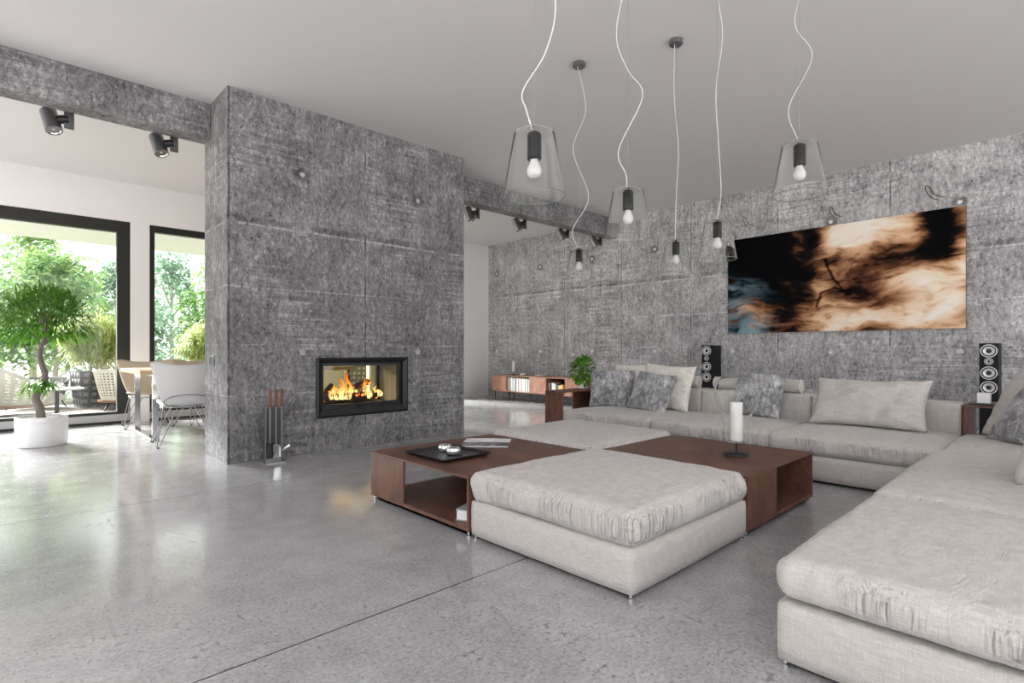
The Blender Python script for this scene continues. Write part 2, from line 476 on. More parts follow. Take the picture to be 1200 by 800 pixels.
M['shellbeige'] = plain('beige_leather', (.56, .47, .36), .55, 0, .03)
M['wicker'] = plain('cream_wicker', (.62, .59, .51), .7, 0, .05, 60, .3)
M['teak'] = plain('teak_wood', (.30, .15, .075), .5, 0, .2, 9)
M['cushgrey'] = plain('grey_outdoor_cushion', (.19, .19, .20), .9, 0, .08, 60, .3)
M['cushlight'] = plain('light_grey_cushion', (.42, .41, .43), .9, 0, .06, 60, .3)
M['deck'] = None
# ------------------------------------------------------------------ the setting
CEIL = 3.327
XB, YO = 7.93, 9.12          # concrete wall, glazed outer wall
b = B(); box(b, -2.6, XB + .3, -3.2, YO + .0, -.25, 0.0)
fl = obj('floor', b, M['floor']); struct(fl, 'polished grey concrete floor with thin dark joints', 'floor')
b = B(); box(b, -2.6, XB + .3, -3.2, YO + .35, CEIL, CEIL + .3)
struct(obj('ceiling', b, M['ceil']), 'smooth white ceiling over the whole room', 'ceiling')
b = B(); box(b, XB, XB + .3, -3.2, YO + .35, 0.0, CEIL)
struct(obj('wall_back', b, M['conc_back']), 'grey board-marked concrete wall behind the sofa', 'wall')

# white outer wall with tall openings: (x0, x1) of each opening
OPEN = [(-2.4, 1.318), (1.542, 3.95), (4.55, 5.12), (5.45, 6.75)]
WT = 2.79
def outer(name, x0, x1, z0, z1):
    b = B(); box(b, x0, x1, YO, YO + .35, z0, z1)
    o = obj(name, b, M['white']); struct(o); return o
w = outer('wall_outer', -2.6, XB, WT, CEIL); w['label'] = 'white plaster wall above the tall garden windows'; w['category'] = 'wall'
b = B()
for q in ((-2.6, -2.3, 2.6, 5.0, 0, WT), (-2.6, -2.3, 8.7, YO, 0, WT), (-2.6, -2.3, 2.6, YO, WT, CEIL)): box(b, *q)
bmesh.ops.remove_doubles(b, verts=b.verts[:], dist=1e-5)
struct(obj('wall_left', b, M['white']), 'unseen white side wall added left of the camera to shape the daylight', 'wall')  # unseen wall added to keep sun off the living floor; its gaps admit daylight
edges = [-2.6] + [v for o in OPEN for v in o] + [XB]
for i in range(0, len(edges), 2):
    q = outer('wall_outer', edges[i], edges[i + 1], 0, WT)
    q['category'] = 'wall'
    q['label'] = ('white wall pier left of the garden windows', 'narrow white wall pier between the two garden windows behind the dining table',
                  'white wall pier behind the fireplace block', 'white wall pier seen through the fireplace', 'white end of the outer wall beside the concrete wall')[i // 2]

def window(idx, x0, x1, label, fl_=.066, fr=.066, ft=.093, zb=.125):
    fb = B(); y0, y1 = YO + .02, YO + .12
    box(fb, x0, x0 + fl_, y0, y1, .03, WT - .001); box(fb, x1 - fr, x1 - .001, y0, y1, .03, WT - .001)
    box(fb, x0 + fl_, x1 - fr, y0, y1, WT - ft, WT - .001)
    box(fb, x0 + fl_, x1 - fr, y0, y1, zb, zb + .035)
    o = obj('window_%d' % idx, fb, M['frame']); struct(o, label, 'window')
    g = B(); box(g, x0 + fl_ * .5, x1 - fr * .5, YO + .068, YO + .071, zb + .02, WT - ft * .5)
    obj('glass_pane', g, M['glass'], o)
    s = B(); box(s, x0 + .002, x1 - .002, YO - .004, YO + .16, .028, zb - .001, .004)
    obj('window_sill', s, M['sill'], o)
    d = B(); box(d, x0 + .002, x1 - .002, YO - .001, YO + .1, .001, .027)
    obj('sill_recess', d, M['plinth'], o)  # flush black strip in place of the recess below the sill
    return o
M['sill'] = plain('grey_aluminium_sill', (.42, .42, .42), .45, .4, .04)
window(1, -2.4, 1.318, 'wide dark-framed garden window behind the potted tree', fr=.15, ft=.155)
window(2, 1.542, 3.95, 'dark-framed garden window behind the white dining chair')
window(3, 4.55, 5.12, 'narrow dark-framed window seen through the fireplace')
window(4, 5.45, 6.75, 'dark-framed garden window hidden behind the fireplace block')

# fireplace block with a see-through opening
BX0, BX1, BY0, BY1 = 1.444, 4.087, 5.156, 5.864
FX0, FX1, FZ0, FZ1 = 2.285, 3.245, .385, .885
b = B()
for (x0, x1, z0, z1) in ((BX0, FX0, 0, CEIL), (FX1, BX1, 0, CEIL), (FX0, FX1, 0, FZ0), (FX0, FX1, FZ1, CEIL)):
    box(b, x0, x1, BY0, BY1, z0, z1)
bmesh.ops.remove_doubles(b, verts=b.verts[:], dist=1e-5)
struct(obj('wall_fireplace', b, M['conc_block']), 'freestanding grey concrete fireplace block with tie-hole marks', 'wall')
for (nm, x0, x1, lab) in (('trim_1', -2.6, BX0, 'concrete ceiling beam left of the fireplace block'), ('trim_2', BX1, XB, 'concrete ceiling beam right of the fireplace block')):
    b = B(); box(b, x0, x1, 5.66, 5.862, 3.0, CEIL, .006, 1)
    struct(obj(nm, b, M['conc_plain']), lab, 'beam')
# roof overhang and terrace outside
b = B(); box(b, -8, 12, YO + .35, 12.3, 2.93, 3.3)
M['soffit'] = plain('bright_white_render', (.92, .92, .92), .9, 0, .01, 3)
struct(obj('roof_overhang', b, M['soffit']), 'white roof overhang above the terrace', 'roof')
k = N('terrace_boards'); p = k.pos(); x, y, z = k.sep(p)
bd = k.math('FRACT', k.math('MULTIPLY', y, 6.5)); gap = k.step(k.math('ABSOLUTE', k.math('SUBTRACT', bd, .5)), .455, .49)
cc = k.mix(k.noise(k.vmul(p, (1, 9, 1)), 3, 5, .6), (.30, .26, .235), (.45, .40, .37))
M['deck'] = k.done(k.bsdf(k.mix(gap, cc, (.02, .015, .012)), .55))
b = B(); box(b, -8, 12, YO + .35, 12.6, -.3, .02)
struct(obj('terrace_floor', b, M['deck']), 'brown board terrace outside the windows', 'terrace')
k = N('lawn'); p = k.pos()
M['lawn'] = k.done(k.bsdf(k.mix(k.noise(p, 9, 6, .7), (.24, .25, .16), (.37, .385, .26)), .9))
M['paving'] = plain('pale_bounce_paving', (.66, .64, .62), .8, 0, .05, 2)  # made pale so sunlit ground bounces light up to the ceiling
b = B(); box(b, -60, 60, -60, 70, -.5, -.26)
struct(obj('ground', b, M['paving']), 'pale paving around the house, added to bounce daylight indoors', 'ground')
b = B()
n1, n2 = 60, 40
for i in range(n1):
    for j in range(n2):
        X0, Y0 = -14 + i * .6, 12.6 + j * .6
        vs = []
        for (dx, dy) in ((0, 0), (.6, 0), (.6, .6), (0, .6)):
            xx, yy = X0 + dx, Y0 + dy
            vs.append(b.verts.new((xx, yy, -.09 + .025 * noise.noise(Vector((xx * .4, yy * .4, 0))))))
        b.faces.new(vs)
bmesh.ops.remove_doubles(b, verts=b.verts[:], dist=1e-4)
tag(obj('lawn', b, M['lawn'], smooth=True), 'pale green lawn rising beyond the terrace', 'lawn', kind='stuff')

# wall details
b = B()
sw = thing('light_switch', 'small pair of metal switch plates on the fireplace block end', 'switch', (BX0, 5.60, .90))
for dy in (-.035, .035):
    b = B(); box(b, -.012, -.001, dy - .022, dy + .022, -.05, .05, .003); pl = obj('switch_plate', b, M['steel'], sw)
    b = B(); box(b, -.016, -.0125, dy - .008, dy + .012, -.04, .04, .001); obj('rocker', b, M['blackmetal'], pl)
for (y, z, s, lab) in ((3.34, 2.82, 1, 'rusty tie wire loop on the concrete wall above the painting, left of three'),
                       (2.22, 2.76, .9, 'rusty tie wire loop on the concrete wall above the painting, middle of three'),
                       (1.19, 2.80, 1.05, 'rusty tie wire loop on the concrete wall above the painting, right of three')):
    b = B()
    pts = smoothpath([(XB + .004, y - .05, z - .035), (XB - .03, y - .01, z - .03), (XB - .035, y + .05 * s, z + .06), (XB - .03, y + .06 * s, z + .13 * s), (XB - .025, y + .02, z + .10), (XB - .02, y - .02, z + .02), (XB - .03, y - .1 * s, z - .03)], 6)
    tube(b, pts, .0042, 6)
    tag(obj('tie_wire', b, M['wirerust'] if 'wirerust' in M else M.setdefault('wirerust', plain('rusted_wire', (.10, .075, .06), .7, .5, .3, 40)), smooth=True), lab, 'wire', 'tie wires above the painting')

# ------------------------------------------------------------------ fireplace insert
fp = thing('fireplace', 'black-framed built-in fireplace burning in the concrete block', 'fireplace', ((FX0 + FX1) / 2, BY0, FZ0 - .05))
ox, oz = (FX0 + FX1) / 2, FZ0 - .05
def F(x0, x1, y0, y1, z0, z1, bv=0, bm=None):
    return box(bm if bm is not None else B(), x0 - ox, x1 - ox, y0 - BY0, y1 - BY0, z0 - oz, z1 - oz, bv)
# bevelled surround: mitred frame
b = B()
def rect(x0, x1, z0, z1, y): return [b.verts.new((x - ox, y - BY0, z - oz)) for (x, z) in ((x0, z0), (x1, z0), (x1, z1), (x0, z1))]
A1 = rect(2.242, 3.283, .333, .928, BY0 - .001); A2 = rect(2.242, 3.283, .333, .928, BY0 - .018)
A3 = rect(2.262, 3.263, .352, .908, BY0 - .028); A4 = rect(2.306, 3.225, .41, .872, BY0 - .006); A5 = rect(2.306, 3.225, .41, .872, BY0 + .06)
for P, Q in ((A1, A2), (A2, A3), (A3, A4), (A4, A5)):
    for i in range(4): b.faces.new((P[i], P[(i + 1) % 4], Q[(i + 1) % 4], Q[i]))
obj('surround_frame', b, M['blackmetal'], fp)
b = B()   # door frame behind the surround
F(2.306, 2.335, BY0 + .03, BY0 + .07, .41, .872, 0, b); F(3.185, 3.225, BY0 + .03, BY0 + .07, .41, .872, 0, b)
F(2.335, 3.185, BY0 + .03, BY0 + .07, .84, .872, 0, b); F(2.335, 3.185, BY0 + .03, BY0 + .07, .41, .455, 0, b)
d = obj('door', b, M['black'], fp)
b = F(2.335, 3.185, BY0 + .05, BY0 + .054, .455, .84); obj('door_glass', b, M['glass'], d)
b = F(2.70, 2.86, BY0 + .012, BY0 + .03, .425, .44, .004); obj('door_handle', b, M['blackmetal'], d)
Y1, Y2 = BY0 + .072, BY0 + .50
k = N('fire_brick'); o_ = k.objco(); xx, yy, zz = k.sep(o_)
ln = k.step(k.math('ABSOLUTE', k.math('SUBTRACT', k.math('FRACT', k.math('MULTIPLY', yy, 9)), .5)), .44, .49)
M['brick'] = k.done(k.bsdf(k.mix(ln, k.mix(k.noise(o_, 8, 4), (.26, .22, .17), (.36, .31, .24)), (.09, .07, .05)), .85))
b = F(3.225, 3.243, Y1, Y2, .40, .872); obj('side_lining', b, M['brick'], fp)
b = F(2.287, 2.306, Y1, Y2, .40, .872); obj('side_lining', b, M['brick'], fp)
b = F(2.287, 3.243, Y1, BY1 - .03, .387, .43); F(2.287, 3.243, Y1, BY1 - .03, .872, .884, 0, b); obj('firebox', b, M['plinth'], fp)
b = B()
F(2.287, 2.33, Y2, Y2 + .04, .43, .872, 0, b); F(3.19, 3.243, Y2, Y2 + .04, .43, .872, 0, b)
F(2.33, 3.19, Y2, Y2 + .04, .83, .872, 0, b); F(2.33, 3.19, Y2, Y2 + .04, .43, .455, 0, b)
rd = obj('rear_door', b, M['black'], fp)
b = F(2.33, 3.19, Y2 + .015, Y2 + .019, .455, .83); obj('rear_glass', b, M['rearglass'] if 'rearglass' in M else M.setdefault('rearglass', glass('firelight_tinted_glass', (.97, .90, .68), 1.35)), rd)  # yellow glow of the flames put into the glass as a tint
b = B()   # grate the logs lie on
for i in range(9): F(2.42 + i * .08, 2.44 + i * .08, Y1 + .08, Y1 + .36, .431, .45, 0, b)
obj('grate', b, M['plinth'], fp)

# charred logs
k = N('charred_wood'); o_ = k.objco()
em = k.step(k.noise(o_, 16, 4, .6), .58, .70)
s1 = k.bsdf(k.mix(k.noise(o_, 24, 4), (.012, .008, .006), (.07, .035, .02)), .9, 0, k.bump(k.noise(o_, 30, 4), .8, .02))
e = k.n('ShaderNodeEmission'); e.inputs[0].default_value = (1, .22, .03, 1); e.inputs[1].default_value = 5
mx = k.n('ShaderNodeMixShader'); k.set(mx.inputs[0], em); k.t.links.new(s1, mx.inputs[1]); k.t.links.new(e.outputs[0], mx.inputs[2])
M['char'] = k.done(mx.outputs[0])
def log(p0, p1, r, seed, lab):
    b = B(); p0, p1 = Vector(p0), Vector(p1); n = 14; pts = [p0.lerp(p1, i / n) for i in range(n + 1)]
    mid = (p0 + p1) / 2
    tube(b, [q - mid for q in pts], [r * (1 + .18 * noise.noise(Vector((i * .6, seed, 0)))) for i in range(n + 1)], 12)
    for v in b.verts: v.co += v.co.normalized() * .012 * noise.noise(v.co * 30 + Vector((seed, 0, 0)))
    tag(obj('log', b, M['char'], loc=mid, smooth=True, angle=50), lab, 'log', 'logs burning in the fireplace')
FY = Y1 + .20
log((2.50, FY - .03, .502), (3.02, FY - .05, .505), .045, 1, 'long charred log lying across the front of the fire')
log((2.55, FY + .10, .50), (3.00, FY + .09, .50), .042, 2, 'charred log lying behind the long front log')
log((2.38, FY - .06, .50), (2.56, FY + .05, .615), .042, 3, 'charred log propped up at the left of the fire')
log((2.80, FY + .02, .60), (2.97, FY + .02, .655), .034, 4, 'short glowing log resting high at the right of the fire')
log((2.47, FY - .09, .488), (2.50, FY + .10, .50), .036, 5, 'stubby charred log end on at the left of the grate')
# flames
k = N('flames'); o_ = k.objco(); x, y, z = k.sep(o_)
nz = k.noise(k.vmul(o_, (26, 26, 9)), 1, 4, .6, 1.0)
hgt = k.math('MULTIPLY', z, 2.6)
t = k.math('SUBTRACT', k.math('ADD', nz, .30), hgt, clamp=True)
colr = k.ramp(t, [(0, (.80, .10, .0)), (.30, (1, .22, .015)), (.55, (1, .42, .05)), (.85, (1, .74, .30))])
e = k.n('ShaderNodeEmission'); k.set(e.inputs[0], colr); k.set(e.inputs[1], k.math('ADD', .75, k.math('MULTIPLY', t, 1.5)))
tr = k.n('ShaderNodeBsdfTransparent'); mx = k.n('ShaderNodeMixShader')
k.set(mx.inputs[0], k.math('MULTIPLY', k.step(nz, .43, .60), k.step(k.math('SUBTRACT', .42, z), 0, .3)))
k.t.links.new(tr.outputs[0], mx.inputs[1]); k.t.links.new(e.outputs[0], mx.inputs[2])
M['flame'] = k.done(mx.outputs[0])
rnd = random.Random(4)
b = B()
specs = [(2.62, .26, .055), (2.66, .34, .06), (2.71, .28, .05), (2.57, .18, .05), (2.50, .17, .045), (2.44, .14, .04), (2.40, .10, .04),
         (2.77, .16, .05), (2.83, .15, .045), (2.88, .26, .035), (2.95, .25, .04), (3.00, .13, .035), (3.06, .09, .035), (2.36, .07, .03), (2.92, .10, .05), (2.54, .10, .05), (2.69, .12, .06), (3.1, .06, .03)]
for i, (fx, fh, fr) in enumerate(specs):
    yy = FY + rnd.uniform(-.10, .09); n = 12; pts = []; rs = []
    for q in range(n + 1):
        t = q / n
        pts.append((fx - 2.7 + .035 * noise.noise(Vector((t * 2.2, i * 3.3, 1))) * t * 2 + .02 * math.sin(t * 5 + i) * t, yy - FY + .02 * noise.noise(Vector((t * 2, i * 5, 7))), -.01 + fh * t))
        rs.append(max(.0015, fr * (math.sin(PI * min(1, (t * .8 + .2)) ** .8) ** 1.1) * (1 - .55 * t)))
    tube(b, pts, rs, 9)
fl_ = obj('fire', b, M['flame'], loc=(2.7, FY, .50), smooth=True)
tag(fl_, 'orange flames licking around the logs in the fireplace', 'fire', kind='stuff')

# ------------------------------------------------------------------ fire irons
TX, TY = 1.775, 4.985
st = thing('fire_tool_stand', 'slim brushed steel stand for fire irons by the concrete block', 'tool stand', (TX, TY, 0))
b = B(); box(b, -.075, .075, .0, .006, .006, .50, .001); obj('back_panel', b, M['darksteel'], st)
b = B(); box(b, -.081, -.0755, -.05, .006, .006, .50, .001); obj('side_panel', b, M['steel'], st)
b = B(); box(b, -.081, .085, -.09, .02, 0, .006, .001); obj('base_plate', b, M['chrome'], st)
b = B(); box(b, -.075, .075, -.06, -.0005, .49, .495, .001); obj('rack', b, M['steel'], st)
def iron(name, dx, lab, kind):
    t = thing(name, lab, 'fire iron', (TX + dx, TY - .04, 0))
    M.setdefault('handle', rustwood('fire_iron_handle', (.13, .045, .02), (.24, .09, .045)))
    b = B(); lathe(b, [(.006, .497), (.0125, .50), (.0125, .65), (.010, .655)], 14); obj('handle', b, M['handle'], t, smooth=True, angle=40)
    b = B(); tube(b, [(0, 0, .06), (0, 0, .4968)], .0045, 8); obj('shaft', b, M['steel'], t, smooth=True, angle=40)
    if kind == 'shovel':
        b = B(); box(b, -.03, .03, -.012, -.006, .045, .16, .004); box(b, -.033, -.028, -.03, -.006, .045, .14, .001); box(b, .028, .033, -.03, -.006, .045, .14, .001)
        obj('blade', b, M['chrome'], t)
    elif kind == 'brush':
        b = B(); lathe(b, [(.016, .175), (.028, .16), (.037, .10), (.035, .05)], 20); obj('bristles', b, M['plinth'], t, smooth=True, angle=40)
    else:
        b = B(); tube(b, smoothpath([(0, 0, .07), (.004, 0, .045), (.018, 0, .036), (.034, 0, .05)], 5), .005, 8)
        obj('hook', b, M['steel'], t, smooth=True)
        b = B(); tube(b, [(0, 0, .10), (.03, -.015, .125), (.062, -.02, .142)], [.006, .016, .026], 12); obj('tong_head', b, M['chrome'], t, smooth=True, angle=40)
iron('fire_brush', -.040, 'fire brush with black bristles, leftmost of the three fire irons', 'brush')
iron('fire_shovel', .012, 'fire shovel with shiny blade, middle of the three fire irons', 'shovel')
iron('fire_poker', .062, 'fire poker with bright flared head, rightmost of the three fire irons', 'poker')

# ------------------------------------------------------------------ spotlights under the beam
d = Vector((.17, -.36, -.86)).normalized()
def spot(x, lab, i):
    t = thing('spotlight', lab, 'spotlight', (x, 5.864, 2.99), group='spotlights along the concrete beam')
    if i == 0:
        b = B(); box(b, -.012, .055, .0005, .012, -.125, .14, .002); m1 = obj('bracket', b, M['darksteel'], t)
        b = B(); tube(b, [(.02, .012, -.045), (-.02, .022, -.05), (-.05, .035, -.058)], [.034, .036, .034], 12); m2 = obj('arm', b, M['blackmetal'], t, smooth=True, angle=40)
        q = d.to_track_quat('Z', 'Y').to_matrix().to_4x4(); c = Vector((-.092, .055, -.072))
        b = B(); lathe(b, [(.045, -.10), (.058, -.095), (.060, -.08), (.060, .098), (.056, .10), (.052, .085)], 28)
        b.transform(Matrix.Translation(c) @ q); m3 = obj('lamp_body', b, M['steel'], t, smooth=True, angle=35)
        b = B(); lathe(b, [(.0, .062), (.02, .066), (.046, .082), (.0515, .092)], 28, cap=False)
        b.transform(Matrix.Translation(c) @ q); m4 = obj('reflector', b, M['lensglass'], m3, smooth=True)
        b = B(); lathe(b, [(0, .088), (.012, .085), (.014, .07), (0, .066)], 16); b.transform(Matrix.Translation(c) @ q); obj('bulb', b, M['bulb'], m3, smooth=True)
        spot.p = t
    else:
        for ch in [o for o in bpy.data.objects if o.parent == spot.p]: copy_tree(ch, t)
for i, (x, lab) in enumerate(((.40, 'steel spotlight on the left beam, farther from the fireplace block'), (1.165, 'steel spotlight on the left beam, nearer to the fireplace block'),
                (4.88, 'steel spotlight on the right beam beside the fireplace block, first of four'), (5.82, 'steel spotlight on the right beam, second of four from the block'),
                (6.83, 'steel spotlight on the right beam, third of four from the block'), (7.72, 'steel spotlight on the right beam nearest the concrete wall'))):
    spot(x, lab, i)
# ------------------------------------------------------------------ sofa, ottomans, low tables
def module(name, x0, x1, y0, y1, lab, cat, back=None, seat_z=(.203, .355), crown=.018, axis=0, seed=0, zback=.585, wr=.006, amp=.004, group=None):
    """upholstered block: plinth, base, seat cushion, feet and (back = 'x' or 'y') a low backrest"""
    cx, cy = (x0 + x1) / 2, (y0 + y1) / 2
    t = thing(name, lab, cat, (cx, cy, 0), group=group)
    X0, X1, Y0, Y1 = x0 - cx, x1 - cx, y0 - cy, y1 - cy
    fa = M['fabric'] if axis == 0 else M['fabric_y']
    b = B(); box(b, X0 + .03, X1 - .03, Y0 + .03, Y1 - .03, .004, .03); obj('plinth', b, M['plinth'], t)
    for (fx, fy) in ((X0 + .022, Y0 + .022), (X1 - .022, Y0 + .022), (X0 + .022, Y1 - .022), (X1 - .022, Y1 - .022)):
        b = B(); lathe(b, [(.011, 0), (.011, .006), (.007, .008), (.007, .02)], 12, (fx, fy)); obj('foot', b, M['chrome'], t, smooth=True, angle=40)
    bx1 = X1; by0 = Y0
    sx1 = X1 - .25 if back == 'x' else X1; sy0 = Y0 + .25 if back == 'y' else Y0
    obj('base', soft_box(X0, X1, Y0, Y1, .018, .203, .014, 0, .002, .002, seed, .05), fa, t, smooth=True)
    obj('seat_cushion', soft_box(X0 - .006, sx1 + (.006 if back != 'x' else -.002), sy0 - (.006 if back != 'y' else -.002), Y1 + .006, *seat_z, .052, crown, .012, amp, seed + 1, .0135, True, wr), M['seat'] if axis == 0 else M['seat_y'], t, smooth=True)
    if back == 'x': obj('backrest', soft_box(X1 - .25, X1, Y0 + .001, Y1 - .001, .20, zback, .02, .004, .004, .004, seed + 2, .03), fa, t, smooth=True)
    if back == 'y': obj('backrest', soft_box(X0 + .001, X1 - .001, Y0, Y0 + .25, .20, zback, .02, .004, .004, .004, seed + 2, .03), fa, t, smooth=True)
    return t
g1 = 'sofa modules along the concrete wall'; g2 = 'sofa modules of the right-hand chaise side'
module('sofa_module', 4.45, 5.70, 2.803, 3.88, 'oatmeal sofa module at the far left end by the narrow side table', 'sofa', 'x', group=g1, seed=1, wr=.002)
module('sofa_module', 4.45, 5.70, 1.722, 2.797, 'middle oatmeal sofa module behind the glass candle lantern', 'sofa', 'x', group=g1, seed=2, wr=.002)
module('sofa_module', 4.45, 5.70, .645, 1.716, 'oatmeal sofa module carrying the wide cream cushion', 'sofa', 'x', group=g1, seed=3, wr=.003)
module('sofa_module', 1.79, 2.922, -.40, .668, 'large oatmeal sofa end module in the right foreground', 'sofa', None, group=g2, seed=4, axis=1, seat_z=(.215, .345), crown=.022, wr=.010)
module('sofa_module', 2.930, 4.432, -.40, .668, 'oatmeal sofa module of the right side, behind the foreground module', 'sofa', 'y', group=g2, seed=5, axis=1, crown=.022, wr=.008)
module('sofa_module', 4.440, 5.448, -.40, .638, 'oatmeal corner sofa module in front of the right side table', 'sofa', 'y', group=g2, seed=6, axis=1, crown=.02, wr=.004)
module('ottoman', 1.815, 2.885, 1.222, 2.236, 'large square oatmeal ottoman in the front of the low table group', 'ottoman', None, crown=.022, axis=1, seed=7, wr=.011, amp=.005, group='ottomans of the low table group')
module('ottoman', 2.900, 3.92, 2.262, 3.30, 'square oatmeal ottoman at the back between the two brown low tables', 'ottoman', None, crown=.022, seed=8, wr=.008, amp=.005, group='ottomans of the low table group')

def low_table(x0, x1, y0, y1, lab, w=.40, z=.325, th=.014):
    """open box table: a panel on part of each side, pinwheel fashion"""
    cx, cy = (x0 + x1) / 2, (y0 + y1) / 2
    t = thing('coffee_table', lab, 'coffee table', (cx, cy, 0), group='brown low tables between the ottomans')
    X, Y = (x1 - x0) / 2, (y1 - y0) / 2
    b = B(); box(b, -X, X, -Y, Y, z - .012, z, .002, 1); obj('tabletop', b, M['wood'], t)
    b = B(); box(b, -X + .001, X - .001, -Y + .001, Y - .001, .03, .052, .002, 1); obj('lower_shelf', b, M['wood'], t)
    for q in ((-X, -X + th, Y - w, Y), (X - w, X, Y - th, Y), (X - th, X, -Y, -Y + w), (-X, -X + w, -Y, -Y + th),
              (X - w, X - w + th, Y - .14, Y - th), ):
        b = B(); box(b, *q, .0305, z - .0122, .0015, 1); obj('side_panel', b, M['wood'], t)
        b = B(); box(b, -X + .03, X - .03, -Y + .03, Y - .03, .004, .0295); obj('plinth', b, M['plinth'], t)
    for (fx, fy) in ((-X + .02, -Y + .02), (X - .02, -Y + .02), (-X + .02, Y - .02), (X - .02, Y - .02)):
        b = B(); lathe(b, [(.011, 0), (.011, .006), (.007, .008), (.007, .0295)], 12, (fx, fy)); obj('foot', b, M['chrome'], t, smooth=True, angle=40)
    return t
low_table(1.810, 2.885, 2.246, 3.285, 'brown wooden low table with the black tray and magazine')
low_table(2.898, 3.912, 1.222, 2.25, 'brown wooden low table with the glass candle lantern')

# things on and in the low tables
ZT = .325
tr = thing('tray', 'square black tray on the brown low table', 'tray', (2.095, 2.815, ZT))
b = B()
O = [(-.195, -.215), (.195, -.215), (.195, .215), (-.195, .215)]
def loop(s, z): return [b.verts.new((x * s, y * s, z)) for (x, y) in O]
L = [loop(.86, .0005), loop(1.0, .022), loop(.975, .024), loop(.85, .006)]
for P, Q in zip(L, L[1:]):
    for i in range(4): b.faces.new((P[i], P[(i + 1) % 4], Q[(i + 1) % 4], Q[i]))
b.faces.new(L[0][::-1]); b.faces.new(L[-1])
obj('dish', b, M['black'], tr)
M['votive'] = plain('silvered_glass', (.82, .84, .82), .06, .85, .03, 20)
for (x, y, lab) in ((2.14, 2.90, 'silvered glass tealight bowl at the back of the black tray'), (2.115, 2.775, 'silvered glass tealight bowl at the front of the black tray')):
    t = thing('tealight_bowl', lab, 'candle holder', (x, y, ZT + .0065), group='tealight bowls on the black tray')
    b = B(); lathe(b, [(.034, 0), (.043, .006), (.048, .02), (.047, .034), (.042, .044), (.039, .044), (.043, .032), (.042, .012), (.03, .006)], 30)
    obj('bowl', b, M['votive'], t, smooth=True, angle=50)
    b = B(); lathe(b, [(.026, .009), (.026, .028), (.0, .029)], 20); obj('tealight', b, M['wax'], t, smooth=True, angle=40)
# magazine: curved leaves with a printed cover
def cover_mat():
    k = N('magazine_cover'); o_ = k.n('ShaderNodeTexCoord').outputs['Generated']; x, y, z = k.sep(o_)
    dark = k.mix(k.step(k.noise(k.vmul(o_, (5, 9, 1)), 1, 5, .6), .45, .66), (.02, .022, .026), (.40, .40, .40))
    hz = k.step(k.math('ADD', y, k.math('MULTIPLY', k.noise(k.vmul(o_, (4, 1, 1)), 1, 3), .10)), .50, .53)
    c = k.mix(hz, dark, (.88, .88, .88))
    bar = k.math('MULTIPLY', k.math('MULTIPLY', k.step(k.math('SUBTRACT', .34, x), 0, .01), k.step(k.math('SUBTRACT', .028, k.math('ABSOLUTE', k.math('SUBTRACT', y, .70))), 0, .008)), 1)
    bar2 = k.step(k.math('SUBTRACT', .012, k.math('ABSOLUTE', k.math('SUBTRACT', x, k.math('ADD', .33, k.math('MULTIPLY', k.math('SUBTRACT', y, .7), .3))))), 0, .004)
    bar2 = k.math('MULTIPLY', bar2, k.math('MULTIPLY', k.step(y, .69, .70), k.step(k.math('SUBTRACT', .90, y), 0, .02)))
    c = k.mix(k.math('MAXIMUM', bar, bar2), c, (.03, .03, .03))
    return k.done(k.bsdf(c, .25, 0, None, .4))
mag = thing('magazine', 'closed magazine with a grey landscape cover on the brown low table', 'magazine', (2.56, 2.965, ZT), rot=(0, 0, R(-47)))
mw, mh = .335, .30
def sheet(z0, z1, inset):
    b = B(); n = 14; top = []; bot = []
    for i in range(n + 1):
        x = -mw / 2 + inset + (mw - 2 * inset) * i / n
        zz = .004 * math.sin(PI * i / n)
        top.append([b.verts.new((x, s * (mh / 2 - inset), z1 + zz)) for s in (-1, 1)])
        bot.append([b.verts.new((x, s * (mh / 2 - inset), z0)) for s in (-1, 1)])
    for i in range(n):
        b.faces.new((top[i][0], top[i + 1][0], top[i + 1][1], top[i][1])); b.faces.new((bot[i][0], bot[i][1], bot[i + 1][1], bot[i + 1][0]))
        b.faces.new((bot[i][0], bot[i + 1][0], top[i + 1][0], top[i][0])); b.faces.new((bot[i + 1][1], bot[i][1], top[i][1], top[i + 1][1]))
    for i in (0, n): b.faces.new((bot[i][0], top[i][0], top[i][1], bot[i][1]))
    return b
obj('pages', sheet(.0006, .009, .003), M['wax'], mag); obj('cover', sheet(.0091, .0105, 0), cover_mat(), mag)
bk = thing('book', 'pale grey book lying on the lower shelf of the brown low table', 'book', (1.955, 2.335, .052), rot=(0, 0, R(24)))
b = B(); box(b, -.075, .075, -.105, .105, .001, .006, .001); box(b, -.075, .075, -.105, .105, .058, .063, .001); box(b, .07, .075, -.105, .105, .006, .058); obj('cover', b, M['cushlight'], bk)
b = B(); box(b, -.07, .0695, -.10, .10, .0062, .0578); obj('pages', b, M['wax'], bk)

# hurricane lantern
ln_ = thing('candle_lantern', 'clear bulb-shaped glass candle lantern on a black foot', 'lantern', (3.44, 1.525, ZT))
b = B(); lathe(b, [(.07, 0), (.076, .004), (.074, .014), (.06, .018), (.012, .02)], 36); obj('foot', b, M['blackmetal'], ln_, smooth=True, angle=40)
b = B(); lathe(b, [(.0045, .018), (.0045, .088)], 10); obj('stem', b, M['blackmetal'], ln_, smooth=True, angle=40)
b = B(); lathe(b, [(.020, .0885), (.047, .090), (.047, .094)], 24); obj('holder', b, M['lampglass'], ln_, smooth=True, angle=40)
prof = [(.012, .082), (.050, .083), (.070, .090), (.078, .105), (.077, .14), (.081, .20), (.092, .26), (.116, .32), (.133, .37), (.137, .41), (.131, .45), (.113, .48), (.090, .500), (.088, .503)]
pr = [(p.x, p.y) for p in smoothpath([(r, z, 0) for r, z in prof], 4)]
